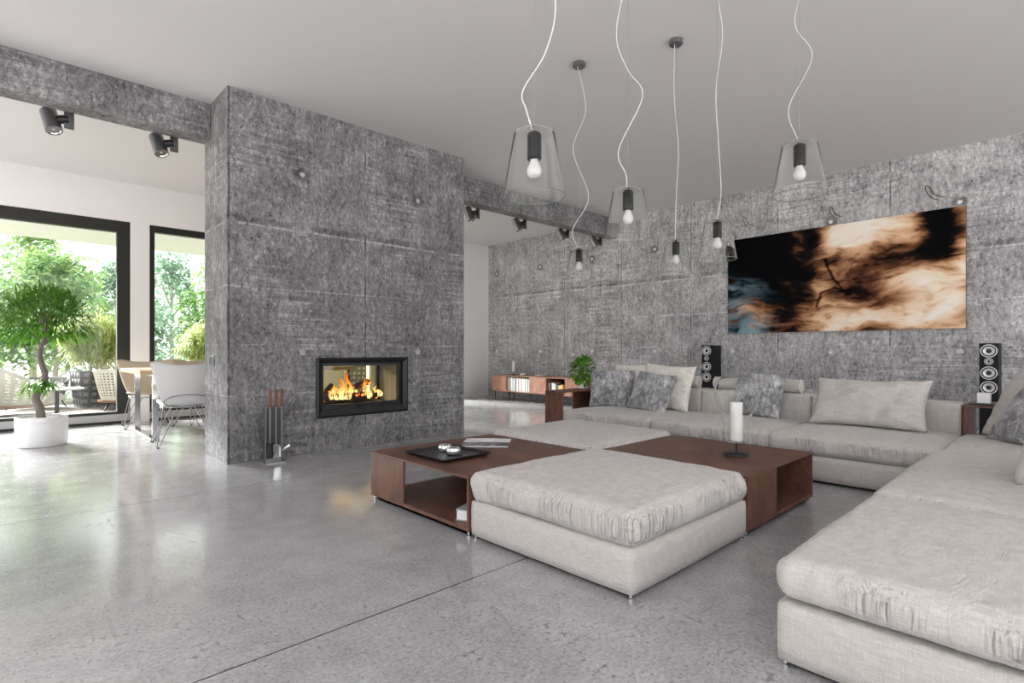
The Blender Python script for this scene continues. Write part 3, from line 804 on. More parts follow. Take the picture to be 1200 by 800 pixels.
b = B(); lathe(b, pr + [(max(.004, r - .0028), z) for r, z in pr[::-1]], 48, cap=False)
obj('glass_shade', b, M['lampglass'], ln_, smooth=True)
b = B(); tube(b, ring_xy(.089, .089, 40, .503), .0022, 6, closed=True); obj('glass_rim', b, M['glassrim'], ln_, smooth=True)
cd = thing('candle', 'thick white pillar candle inside the glass lantern', 'candle', (3.44, 1.525, ZT + .0945))
b = B(); lathe(b, [(.036, 0), (.038, .003), (.038, .243), (.035, .247), (.006, .243)], 30); obj('wax', b, M['wax'], cd, smooth=True, angle=40)
b = B(); tube(b, [(0, 0, .243), (.001, 0, .255)], .0012, 6); obj('wick', b, M['plinth'], cd)

# bolsters on the backrests
for (y0, y1, lab) in ((1.835, 2.70, 'grey-beige bolster roll on the middle backrest beside the small grey cushion'), (2.88, 3.74, 'grey-beige bolster roll on the left backrest behind the cushions')):
    t = thing('bolster', lab, 'bolster', (5.575, (y0 + y1) / 2, .589), group='bolster rolls on the backrests')
    h = (y1 - y0) / 2; pr = [(.0, -h), (.050, -h + .001), (.061, -h + .006), (.064, -h + .02), (.065, 0), (.064, h - .02), (.061, h - .006), (.050, h - .001), (0, h)]
    b = B(); lathe(b, pr, 30, cap=False); b.transform(Matrix.Translation((0, 0, .066)) @ Matrix.Rotation(-PI / 2, 4, 'X')); obj('roll', b, M['fabric'], t, smooth=True)
    for s in (-1, 1):
        b = B(); tube(b, [(.0615 * math.cos(a), s * (h - .005), .066 + .0615 * math.sin(a)) for a in [2 * PI * i / 30 for i in range(30)]], .003, 6, closed=True); obj('piping', b, M['cream'], t, smooth=True)

# throw cushions
def cushion(name, lab, w, h, t, loc, rot, mat, seed, cat='cushion', **kw):
    o = obj(name, pillow(w, h, t, seed, **kw), mat, loc=loc, rot=rot, smooth=True)
    tag(o, lab, cat); return o
ZS = .362
cushion('fur_cushion', 'grey crushed velvet cushion at the left end of the sofa by the plant', .50, .44, .16, (5.03, 3.665, ZS - .005), (R(-17), R(1), R(-58)), M['fur'], 3, amp=.014)
cushion('fur_cushion', 'grey crushed velvet cushion tilted in front of the white cushion, second from the left', .50, .44, .17, (4.95, 3.175, ZS - .006), (R(-24), R(5), R(-97)), M['fur'], 5, amp=.013)
cushion('throw_cushion', 'large off-white cushion behind the tilted grey velvet cushion', .62, .50, .18, (5.20, 3.12, ZS + .002), (R(-16), R(3), R(-92)), M['cream'], 6, amp=.02, pinch=.07)
cushion('throw_cushion', 'off-white cushion mostly hidden between the two left grey velvet cushions', .50, .48, .15, (5.33, 3.60, ZS + .006), (R(-9), R(-2), R(-88)), M['cream'], 11, amp=.012)
cushion('fur_cushion', 'grey crushed velvet cushion on the middle sofa module behind the lantern', .48, .44, .16, (5.27, 2.17, ZS + .004), (R(-20), R(2), R(-94)), M['fur'], 8, amp=.016)
cushion('throw_cushion', 'wide cream linen cushion leaning on the sofa backrest', .84, .46, .21, (5.10, 1.215, ZS + .014), (R(-33), R(0), R(-90)), M['fabric'], 9, amp=.024, sag=.02, pinch=.08)
cushion('throw_cushion', 'cream cushion at the right picture edge behind the grey velvet one', .62, .56, .2, (5.22, .315, ZS + .006), (R(-30), R(-2), R(-138)), M['fabric'], 12, amp=.012)
cushion('fur_cushion', 'grey crushed velvet cushion at the right picture edge', .48, .46, .17, (4.93, .31, ZS + .006), (R(-34), R(0), R(-140)), M['fur'], 13, amp=.013)
cushion('throw_cushion', 'big plump oatmeal cushion at the right picture edge, nearest the camera', .66, .5, .24, (3.72, .06, ZS + .012), (R(-22), R(0), R(153)), M['fabric_y'], 14, amp=.02, pinch=.03)

# side tables by the sofa
def panel_table(name, lab, parts, loc, mat=None):
    t = thing(name, lab, 'side table', loc)
    for nm, q in parts:
        b = B(); box(b, *q, .0015, 1); obj(nm, b, mat or M['wood'], t)
    return t
panel_table('side_table', 'dark brown narrow side table under the leafy plant', [('tabletop', (-.5, .5, -.13, .13, .535, .55)), ('front_panel', (-.5, -.485, -.129, .129, .001, .534)),
            ('side_panel', (-.03, .36, .114, .129, .001, .534)), ('end_panel', (.482, .497, -.129, .129, .001, .534)), ('lower_shelf', (-.484, .481, -.128, .113, .03, .045))], (4.952, 4.022, 0))
panel_table('side_table', 'brown side table with white box at the right end of the sofa', [('tabletop', (-.22, .22, -.48, .48, .558, .575)), ('leg_panel', (-.22, .22, .445, .479, .001, .557)),
            ('leg_panel', (-.22, .22, -.479, -.445, .001, .557))], (5.685, .155, 0), M['wood'])
b = B(); box(b, -.15, .15, -.28, .28, .001, .012, .004); t = obj('tray', b, M['black'], loc=(5.66, .32, .575)); tag(t, 'flat black tray on the right side table', 'tray')
t = thing('candle_box', 'small white box candle on the black tray by the right loudspeaker', 'candle', (5.60, .52, .5875), rz=R(0))
b = B(); box(b, -.040, .040, -.040, .040, 0, .080, .004); obj('glass', b, M['ceramic'], t)
b = B(); box(b, -.034, .034, -.034, .034, .0802, .0815, .001); obj('wax', b, M['wax'], t)
# ------------------------------------------------------------------ loudspeakers
M['driver'] = plain('silver_cone', (.72, .72, .73), .35, .3, .02)
M['gloss'] = plain('piano_black', (.007, .007, .008), .5, 0, .1, spec=.25)
def speaker(y, lab, src=None):
    t = thing('loudspeaker', lab, 'loudspeaker', (7.40, y, 0), group='tower loudspeakers by the concrete wall')
    if src:
        for ch in [o for o in bpy.data.objects if o.parent == src]: copy_tree(ch, t)
        return t
    b = B(); box(b, 0, .30, -.076, .076, .03, 1.075, .003); obj('cabinet', b, M['gloss'], t)
    b = B(); box(b, -.02, .32, -.10, .10, 0, .0295, .004); obj('base', b, M['black'], t)
    rot = Matrix.Rotation(-PI / 2, 4, 'Y')
    def disc(pr, z, n=36):
        b = B(); lathe(b, pr, n, cap=False); b.transform(Matrix.Translation((0, 0, z)) @ rot); return b
    for z, r, nm in ((.995, .068, 'woofer'), (.887, .036, 'tweeter'), (.767, .068, 'woofer'), (.617, .068, 'woofer')):
        w = obj(nm, disc([(0, .0005), (r * .86, .0005), (r * .86, .004), (r * .74, .006), (r * .70, .002)], z), M['black'], t, smooth=True, angle=40)
        obj('trim_ring', disc([(r, .0005), (r, .006), (r * .97, .0085), (r * .90, .0085), (r * .86, .005)], z), M['driver'], w, smooth=True, angle=40)
        obj('cone', disc([(r * .70, .0045), (r * .66, .009), (r * .34, .0015)], z), M['driver'], w, smooth=True, angle=50)
        obj('dust_cap', disc([(r * .34, .0016), (r * .30, .006), (r * .16, .010), (0, .0115)], z), M['black'], w, smooth=True, angle=50)
    return t
s1 = speaker(3.715, 'tall black loudspeaker behind the sofa, left of the painting')
speaker(.650, 'tall black loudspeaker behind the side table, right of the painting', s1)

# ------------------------------------------------------------------ painting
PY0, PY1, PZ0, PZ1 = .888, 3.625, 1.252, 2.635
pt = thing('painting', 'wide abstract canvas in black, rust, cream and blue on the concrete wall', 'painting', (XB - .002, (PY0 + PY1) / 2, PZ0))
b = B(); box(b, -.038, -.004, -(PY1 - PY0) / 2, (PY1 - PY0) / 2, 0, PZ1 - PZ0); obj('stretcher', b, M['black'], pt)
def sstep(a, b_, x):
    t = max(0.0, min(1.0, (x - a) / (b_ - a))); return t * t * (3 - 2 * t)
def blob(s, t, cs, ct, rs, rt_, pw=1.0):
    d = ((s - cs) / rs) ** 2 + ((t - ct) / rt_) ** 2
    return math.exp(-d * pw)
def art(s, t):
    """s 0..1 left to right, t 0..1 bottom to top; returns linear rgb"""
    q = Vector((s * 4, t * 2.1, 3.0)); w1 = fbm(q * .9, 4); w2 = fbm(q * .9 + Vector((9, 4, 2)), 4)
    u, v = s + .05 * w1, t + .09 * w2
    n1 = fbm(Vector((u * 7, v * 7, 1.5)), 7); n2 = fbm(Vector((u * 4.5 + w1 * .6, v * 16, 6.0)), 6); n3 = fbm(Vector((u * 22, v * 30, 2)), 5)
    n4 = fbm(Vector((u * 3.2, v * 3.0, 11)), 6)
    L = .50 + .30 * n1 + .17 * n2 + .22 * n3 + .14 * n4
    L -= .62 * blob(u, v, .10, .84, .20, .30) + .40 * blob(u, v, .25, .72, .16, .22) + .62 * blob(u, v, .435, .90, .06, .15)
    L -= .30 * blob(u, v, .20, .47, .20, .2) + .24 * blob(u, v, .40, .62, .10, .12)
    L -= .95 * blob(u, v, .905, .88, .055, .34) + .30 * blob(u, v, .86, .62, .04, .12)
    L -= .20 * blob(u, v, .66, .60, .16, .16) + .12 * blob(u, v, .62, .42, .20, .13) + .22 * blob(u, v, .36, .12, .12, .10) + .14 * blob(u, v, .30, .30, .15, .14)
    L += .20 * blob(s, t, .36, .78, .06, .04) - .30 * blob(u, v, .32, .92, .10, .12) - .18 * blob(u, v, .42, .24, .14, .12)
    L += .62 * blob(u, v, .62, .93, .17, .12) + .34 * blob(u, v, .62, .80, .15, .10) + .58 * blob(u, v, .91, .36, .12, .21) + .42 * blob(u, v, .74, .12, .28, .09) + .26 * blob(u, v, .475, .48, .035, .26) + .25 * blob(u, v, .99, .55, .03, .25)
    L += .05 * blob(u, v, .50, .22, .14, .12)
    # crack lines
    def seg(x0, y0, x1, y1, wd):
        dx, dy = x1 - x0, y1 - y0; k = max(0, min(1, ((s - x0) * dx * 4 + (t - y0) * dy) / (dx * dx * 4 + dy * dy)))
        jx, jy = s - x0 - dx * k + .006 * n1, (t - y0 - dy * k) * .5 + .006 * n2
        return math.exp(-((jx * jx + jy * jy) / (wd * wd)))
    L -= .36 * max(seg(.475, .68, .515, .50, .006), seg(.515, .50, .545, .41, .005), seg(.44, .24, .46, .37, .006), seg(.46, .37, .52, .42, .006), seg(.52, .42, .58, .34, .005), seg(.93, .60, 1.0, .615, .004))
    L -= .22 * max(0, n3) 
    stops = [(-.05, (.003, .003, .004)), (.14, (.014, .008, .006)), (.32, (.14, .058, .028)), (.50, (.42, .215, .11)), (.68, (.74, .47, .28)), (.88, (.90, .73, .55)), (1.1, (.95, .87, .77))]
    c = stops[0][1]
    for (a, ca), (b_, cb) in zip(stops, stops[1:]):
        if L >= a:
            k = min(1, (L - a) / (b_ - a)); c = tuple(x + (y - x) * k for x, y in zip(ca, cb))
    # blue wash at the lower left
    bl = sstep(.22, .03, s + .16 * n1 + .08 * n4) * sstep(.66, .44, t + .16 * n1) + .8 * sstep(.34, .08, s + .16 * n4) * sstep(.26, .05, t + .12 * n1)
    bl = max(0, min(1, bl * (.85 + .9 * n1 + .5 * n3)))
    val = max(0, min(1, .42 + .55 * n1 + .45 * n2 - .4 * sstep(.45, .75, t)))
    bc = tuple(a + (b_ - a) * val for a, b_ in zip((.006, .022, .035), (.33, .50, .58)))
    return tuple(x + (y - x) * bl for x, y in zip(c, bc))
nx, nz = 330, 168
vs, fs = [], []
for j in range(nz + 1):
    for i in range(nx + 1):
        vs.append((-.0385, (PY1 - PY0) / 2 - (PY1 - PY0) * i / nx, (PZ1 - PZ0) * j / nz))
for j in range(nz):
    for i in range(nx):
        a = j * (nx + 1) + i; fs.append((a, a + 1, a + nx + 2, a + nx + 1))
k = N('abstract_paint'); at = k.n('ShaderNodeVertexColor', layer_name='paint')
gr = k.noise(k.objco(), 55, 5, .7)
cc = k.mix(.30, at.outputs[0], k.mix(gr, (.0, .0, .0), (1, 1, 1)), 'SOFT_LIGHT')
M['paint'] = k.done(k.bsdf(cc, .8, 0, k.bump(gr, .2, .003), .04))
cv = rawmesh('canvas', vs, fs, M['paint'], pt)
ca = cv.data.color_attributes.new('paint', 'FLOAT_COLOR', 'POINT')
buf = []
for j in range(nz + 1):
    for i in range(nx + 1):
        c = art(i / nx, j / nz); buf += [c[0], c[1], c[2], 1.0]
ca.data.foreach_set('color', buf)
sd = B()   # painted canvas edges
h = (PY1 - PY0) / 2
box(sd, -.038, -.003, -h - .0015, -h - .0002, 0, PZ1 - PZ0); box(sd, -.038, -.003, h + .0002, h + .0015, 0, PZ1 - PZ0)
obj('canvas_edge', sd, M['wood2'], pt)

# ------------------------------------------------------------------ sideboard with books
SX0, SX1, SY0, SY1, SZ0, SZ1 = 7.25, 7.72, 5.70, 8.235, .19, .505
sb = thing('sideboard', 'long walnut sideboard on black legs by the concrete wall', 'sideboard', ((SX0 + SX1) / 2, (SY0 + SY1) / 2, 0))
cx, cy = (SX0 + SX1) / 2, (SY0 + SY1) / 2
X, Y = (SX1 - SX0) / 2, (SY1 - SY0) / 2
def S(x0, x1, y0, y1, z0, z1, bv=.0015): b = B(); return box(b, x0 - cx, x1 - cx, y0 - cy, y1 - cy, z0, z1, bv, 1)
obj('top', S(SX0, SX1, SY0, SY1, SZ1 - .014, SZ1), M['sideboard'], sb)
obj('bottom', S(SX0 + .002, SX1, SY0, SY1, SZ0, SZ0 + .016), M['sideboard'], sb)
obj('back_panel', S(SX1 - .012, SX1 - .001, SY0 + .002, SY1 - .002, SZ0 + .016, SZ1 - .0145), M['plinth'], sb)
for y in (SY0 + .007, 6.28, 6.745, 7.165, 7.815, SY1 - .007):
    obj('divider', S(SX0 + .002, SX1 - .013, y - .007, y + .007, SZ0 + .0165, SZ1 - .0145), M['sideboard'], sb)
for (y0, y1) in ((7.823, 8.22), (6.753, 7.157), (5.715, 6.272)):
    obj('door', S(SX0 + .001, SX0 + .016, y0, y1, SZ0 + .018, SZ1 - .016), M['sideboard'], sb)
obj('bay_lining', S(SX1 - .03, SX1 - .013, 6.288, 6.737, SZ0 + .017, SZ1 - .015), M['plinth'], sb)
for (x, y) in ((SX0 + .04, SY1 - .06), (SX0 + .04, 7.62), (SX0 + .04, 6.45), (SX0 + .04, SY0 + .06), (SX1 - .04, SY1 - .06), (SX1 - .04, SY0 + .06)):
    b = B(); lathe(b, [(.009, 0), (.015, .1895)], 12, (x - cx, y - cy)); obj('leg', b, M['blackmetal'], sb, smooth=True, angle=40)
rnd = random.Random(12)
pal = [('white', (.80, .79, .76)), ('cream', (.72, .66, .55)), ('pale blue', (.36, .46, .56)), ('navy', (.05, .07, .13)), ('grey', (.38, .38, .38)), ('rust', (.42, .18, .10)), ('teal', (.14, .28, .30)), ('dark', (.05, .05, .05)), ('ochre', (.70, .45, .12))]
bm_ = {n: plain('book_' + n.replace(' ', '_'), c, .55, 0, .05) for n, c in pal}
def ordn(i): return ('first', 'second', 'third', 'fourth', 'fifth', 'sixth', 'seventh', 'eighth', 'ninth', 'tenth', 'eleventh', 'twelfth', 'thirteenth', 'fourteenth', 'fifteenth', 'sixteenth', 'seventeenth', 'eighteenth')[i]
def books(y_hi, y_lo, seq, where, grp, hmax):
    y = y_hi; i = 0
    for nm, wd, hh in seq:
        if y - wd < y_lo: break
        t = thing('book', '%s book standing in the sideboard, %s from the left in the %s' % (nm, ordn(i), where), 'book', (SX0 + .13 , y - wd / 2, SZ0 + .0165), group=grp)
        dp = .17
        b = B(); box(b, -dp / 2, dp / 2, -wd / 2, -wd / 2 + .002, 0, hh); box(b, -dp / 2, dp / 2, wd / 2 - .002, wd / 2, 0, hh); box(b, -dp / 2, -dp / 2 + .002, -wd / 2 + .002, wd / 2 - .002, 0, hh)
        obj('cover', b, bm_[nm], t)
        b = B(); box(b, -dp / 2 + .0025, dp / 2 - .004, -wd / 2 + .0022, wd / 2 - .0022, .003, hh - .004); obj('pages', b, M['wax'], t)
        y -= wd + .0015; i += 1
sq = [('white', .048, .262), ('grey', .030, .25), ('white', .044, .262), ('pale blue', .036, .255), ('cream', .040, .262), ('navy', .034, .24), ('white', .050, .262), ('rust', .026, .235), ('white', .040, .26), ('pale blue', .030, .25), ('cream', .042, .262), ('white', .038, .25), ('grey', .030, .262), ('cream', .036, .255), ('teal', .028, .24), ('white', .046, .262), ('cream', .03, .25)]
books(7.805, 7.175, sq, 'wide open bay', 'books in the wide open bay', .26)
books(6.715, 6.30, [('grey', .045, .20), ('dark', .03, .21), ('cream', .05, .205), ('white', .03, .19), ('teal', .035, .18), ('dark', .04, .17), ('ochre', .055, .165), ('ochre', .05, .175)], 'black-lined bay', 'books in the black-lined bay', .2)
# on the sideboard
t = thing('candle_lantern', 'small clear glass lantern standing on the left of the sideboard', 'lantern', (7.45, 7.80, SZ1))
b = B(); lathe(b, [(.055, 0), (.058, .004), (.05, .010), (.006, .014), (.006, .07)], 24); obj('foot', b, M['blackmetal'], t, smooth=True, angle=40)
pr = [(.05, .06), (.062, .075), (.064, .16), (.08, .23), (.125, .33), (.135, .39), (.12, .44), (.10, .46)]
pr = [(p.x, p.y) for p in smoothpath([(r, z, 0) for r, z in pr], 4)]
b = B(); lathe(b, [(.006, .0605)] + pr + [(r - .003, z) for r, z in pr[::-1]], 32, cap=False); obj('glass_shade', b, M['lampglass'], t, smooth=True)
t2 = thing('candle', 'white pillar candle in the glass lantern on the sideboard', 'candle', (7.45, 7.80, SZ1 + .0705))
b = B(); lathe(b, [(.028, 0), (.03, .003), (.03, .21), (.026, .214), (0, .212)], 20); obj('wax', b, M['wax'], t2, smooth=True, angle=40)
b = B(); tube(b, [(0, 0, .212), (0, .001, .222)], .001, 5); obj('wick', b, M['plinth'], t2)
t = thing('bowl', 'small white bowl on the sideboard beside the glass lantern', 'bowl', (7.42, 7.50, SZ1))
b = B(); lathe(b, [(.035, 0), (.055, .02), (.062, .05), (.058, .05), (.05, .022), (.0, .01)], 24); obj('body', b, M['ceramic'], t, smooth=True, angle=50)
t = thing('dish', 'flat pale dish on the sideboard above the middle door', 'dish', (7.45, 7.06, SZ1))
b = B(); lathe(b, [(.05, 0), (.10, .012), (.12, .028), (.117, .03), (.095, .016), (0, .008)], 28); obj('body', b, M['ceramic'], t, smooth=True, angle=50)

# ------------------------------------------------------------------ leaves
def leaf(vs, fs, p, dr, up, ln, wd, droop, seg=4, fold=.15):
    """one curved blade from p along dr, drooping"""
    d = Vector(dr).normalized(); s = d.cross(up)
    if s.length < 1e-4: s = d.cross(Vector((1, .3, 0)))
    s.normalize(); q = Vector(p); i0 = len(vs)
    for k_ in range(seg + 1):
        t_ = k_ / seg
        w_ = wd / 2 * (math.sin(PI * min(1, t_ * .92 + .06)) ** .8) if k_ < seg else 0
        nrm = s.cross(d)
        vs.append(q - s * w_ + nrm * w_ * fold); vs.append(q + s * w_ + nrm * w_ * fold)
        if k_ < seg:
            d = (d + Vector((0, 0, -droop / seg))).normalized(); q = q + d * (ln / seg)
    for k_ in range(seg):
        a = i0 + 2 * k_; fs.append((a, a + 1, a + 3, a + 2))

# leafy plant on the side table
pl = thing('potted_plant', 'bushy bright green leafy plant on the narrow side table', 'plant', (5.02, 4.06, .55))
b = B(); lathe(b, [(.045, 0), (.055, .004), (.065, .09), (.061, .09), (.055, .03)], 24); obj('pot', b, M['ceramic'], pl, smooth=True, angle=50)
b = B(); lathe(b, [(.060, .075), (0, .08)], 20, cap=False); obj('soil', b, M['soil'], pl)
rnd = random.Random(21); vs, fs = [], []; sb_ = B()
for i in range(26):
    a = rnd.uniform(0, 2 * PI); r_ = rnd.uniform(.02, .13); z1 = rnd.uniform(.16, .35)
    tube(sb_, smoothpath([(0.02 * math.cos(a), .02 * math.sin(a), .08), (r_ * .5 * math.cos(a), r_ * .5 * math.sin(a), z1 * .7), (r_ * math.cos(a), r_ * math.sin(a), z1)], 4), .002, 5)
obj('stems', sb_, M['stemgreen'] if 'stemgreen' in M else M.setdefault('stemgreen', plain('green_stem', (.10, .22, .03), .6)), pl)
for i in range(520):
    a = rnd.uniform(0, 2 * PI); ph = math.acos(rnd.uniform(-.95, 1)); rr = rnd.uniform(.55, 1.0) ** .6
    p_ = Vector((.155 * rr * math.sin(ph) * math.cos(a), .155 * rr * math.sin(ph) * math.sin(a), .205 + .16 * rr * math.cos(ph)))
    p_ += Vector((.03 * noise.noise(p_ * 20), .03 * noise.noise(p_ * 20 + Vector((5, 0, 0))), .03 * noise.noise(p_ * 20 + Vector((0, 9, 0)))))
    o_ = (p_ - Vector((0, 0, .17))).normalized() + Vector((rnd.uniform(-.6, .6), rnd.uniform(-.6, .6), rnd.uniform(-.3, .5)))
    leaf(vs, fs, p_, o_, Vector((0, 0, 1)), rnd.uniform(.038, .062), rnd.uniform(.026, .040), .8, 3)
M['herb'] = leafmat('bright_green_leaf', (.055, .20, .012), (.17, .42, .035), .3, .35)
rawmesh('foliage', vs, fs, M['herb'], pl, smooth=True)

# ------------------------------------------------------------------ tree in the white pot
TXc, TYc = .32, 7.55
pt_ = thing('potted_tree', 'small tree with drooping narrow leaves in a white pot by the window', 'plant', (TXc, TYc, 0))
b = B(); lathe(b, [(.198, 0), (.204, .004), (.215, .06), (.217, .24), (.211, .246), (.211, .252), (.219, .258), (.217, .305), (.211, .310), (.203, .307), (.2, .26)], 48)
obj('pot', b, M['ceramic'], pt_, smooth=True, angle=40)
b = B(); lathe(b, [(.2045, .285), (.1, .293), (0, .296)], 32, cap=False); obj('soil', b, M['soil'], pt_)
rv = Vector((.725, -.688, 0)); fv = Vector((.688, .725, 0))
def tp(du, z, f=0): return rv * du + fv * f + Vector((0, 0, z))
tk = smoothpath([tp(-.01, .29), tp(-.03, .40), tp(-.085, .50, .02), (tp(-.055, .60, .05)), tp(.0, .68, .03), tp(.045, .765, -.02), tp(.02, .86, -.03), tp(-.025, .95, 0), tp(-.02, 1.05, .02), tp(.03, 1.18, .03), tp(.05, 1.30, 0)], 7)
nT = len(tk); b = B()
tube(b, tk, [.041 * (1 - .60 * i / nT) * (1 + .12 * noise.noise(Vector((i * .5, 2, 0)))) for i in range(nT)], 14)
tips = []
for i in range(16):
    a = 2.4 * i; z0 = 1.05 + .016 * i; base = tk[min(nT - 1, int(nT * (.78 + .0135 * i)))]
    e_ = Vector((.30 * math.cos(a) * (1 - .03 * i), .30 * math.sin(a) * (1 - .03 * i), z0 + .22 + .01 * i))
    path = smoothpath([base, base.lerp(e_, .5) + Vector((0, 0, .04)), e_], 5)
    tube(b, path, [.011 * (1 - .7 * q / len(path)) for q in range(len(path))], 6); tips += path[3:]
e_ = tp(-.10, .62, -.06); path = smoothpath([tk[int(nT * .33)], tk[int(nT * .33)].lerp(e_, .5) + Vector((0, 0, .02)), e_], 4); tube(b, path, .006, 6); low = path
e_ = tp(.08, .64, .0); path = smoothpath([tk[int(nT * .36)], tk[int(nT * .36)].lerp(e_, .5) + Vector((0, 0, .02)), e_], 4); tube(b, path, .006, 6); low = low + path
obj('trunk', b, M['bark'], pt_, smooth=True)
rnd = random.Random(5); vs, fs = [], []
for i in range(1500):
    a = rnd.uniform(0, 2 * PI); ct = rnd.uniform(-.45, 1); st_ = math.sqrt(1 - ct * ct); rr = rnd.uniform(.35, 1.0) ** .55
    p_ = Vector((.40 * rr * st_ * math.cos(a), .40 * rr * st_ * math.sin(a), 1.27 + .36 * rr * ct)) + tp(.02, 0)
    out = (p_ - tp(.02, 1.12)).normalized()
    dr = out + Vector((rnd.uniform(-.6, .6), rnd.uniform(-.6, .6), rnd.uniform(-.1, .35)))
    leaf(vs, fs, p_, dr, Vector((0, 0, 1)), rnd.uniform(.12, .21), rnd.uniform(.014, .021), rnd.uniform(.9, 2.0), 5)
for i in range(130):
    p_ = rnd.choice(low) + Vector((rnd.gauss(0, .045), rnd.gauss(0, .045), rnd.gauss(0, .03)))
    leaf(vs, fs, p_, Vector((rnd.uniform(-1, 1), rnd.uniform(-1, 1), rnd.uniform(-.2, .5))), Vector((0, 0, 1)), rnd.uniform(.10, .17), rnd.uniform(.012, .018), 1.5, 5)
M['ficus'] = leafmat('dark_green_leaf', (.035, .125, .012), (.125, .31, .03), .4, .3)
rawmesh('foliage', vs, fs, M['ficus'], pt_, smooth=True)

# ------------------------------------------------------------------ pendant lamps
camr = Vector((.7254, -.6884, 0)); camf = Vector((.6884, .7254, 0))
def pendant(x, y, zb, waves, lab, sc=1.0, rc=.0027):
    H_ = CEIL - zb
    t = thing('pendant_lamp', lab, 'pendant lamp', (x, y, zb), group='clear glass pendant lamps')
    b = B(); lathe(b, [(0, H_ - .034), (.046, H_ - .034), (.050, H_ - .030), (.050, H_ - .0005)], 30); obj('canopy', b, M['steel'], t, smooth=True, angle=40)
    b = B(); tube(b, [(0, 0, .25), (0, 0, H_ - .034)], .0011, 6); obj('suspension_wire', b, M['wire'], t)
    pts = [camr * du + camf * (.25 * du * (-1) ** i) + Vector((0, 0, z_ - zb)) for i, (z_, du) in enumerate(waves)]
    pts[-1] = Vector((-.012, 0, .248)); pts[0] = Vector((-.02, 0, H_ - .034))
    b = B(); tube(b, smoothpath(pts, 10), rc, 8); obj('power_cord', b, M['cord'], t, smooth=True)
    k_ = sc; pr = [(.117 * k_, 0), (.1165 * k_, .004), (.078 * k_, .232), (.074 * k_, .239), (.068 * k_, .242), (.012, .2425)]
    pr2 = [(.0115, .2400), (.067 * k_, .2395), (.0715 * k_, .236), (.0755 * k_, .231), (.1140 * k_, .004), (.1145 * k_, 0)]
    b = B(); lathe(b, pr + pr2 + pr[:1], 56, cap=False); bmesh.ops.remove_doubles(b, verts=b.verts[:], dist=1e-6)
    obj('glass_shade', b, M['lampglass'], t, smooth=True, angle=50)
    b = B(); tube(b, ring_xy(.1158 * k_, .1158 * k_, 56, .001), .0014, 6, closed=True); obj('glass_rim', b, M['glassrim'], t, smooth=True)
    b = B(); lathe(b, [(.0, .138), (.024, .138), (.0268, .141), (.0268, .231), (.022, .238), (.010, .2385), (.010, .247), (0, .2475)], 28); obj('socket', b, M['blackmetal'], t, smooth=True, angle=40)
    pb = [(p_.x, p_.y) for p_ in smoothpath([(0, .066, 0), (.012, .0685, 0), (.023, .078, 0), (.0275, .093, 0), (.025, .108, 0), (.0185, .122, 0), (.0155, .132, 0), (.0155, .1375, 0)], 4)]
    b = B(); lathe(b, pb, 28, cap=False); obj('bulb', b, M['bulb'], t, smooth=True)
    return t
Z = CEIL
pendant(1.454, 1.411, 1.578, [(Z, 0), (3.0, -.05), (2.62, .03), (2.30, .078), (2.13, .045), (1.98, -.042), (1.90, -.03), (1.83, 0)], 'clear glass pendant lamp nearest the fireplace block, largest in view')
pendant(3.40, 2.795, 1.578, [(Z, 0), (3.10, .035), (2.92, .052), (2.62, -.045), (2.25, .08), (1.98, -.05), (1.86, 0)], 'clear glass pendant lamp hanging from the left visible ceiling canopy', .93, .0026)
pendant(2.327, 1.591, 1.578, [(Z, 0), (3.05, .05), (2.80, -.03), (2.60, -.056), (2.43, 0), (2.29, .07), (2.02, -.05), (1.9, -.01), (1.83, 0)], 'clear glass pendant lamp third from the left, over the back ottoman')
pendant(3.68, 2.09, 1.578, [(Z, 0), (2.9, -.012), (2.5, .02), (2.1, .0), (1.83, 0)], 'clear glass pendant lamp hanging from the right visible ceiling canopy', .98)
pendant(3.31, 1.59, 1.578, [(Z, 0), (3.0, .03), (2.65, -.01), (2.3, .008), (2.0, .025), (1.83, 0)], 'clear glass pendant lamp in front of the left edge of the painting')
pendant(2.742, .914, 1.735, [(Z, 0), (3.05, -.04), (2.80, .03), (2.55, -.02), (2.40, .07), (2.15, -.045), (1.985, 0)], 'clear glass pendant lamp farthest right, above the painting', 1.0, .0017)
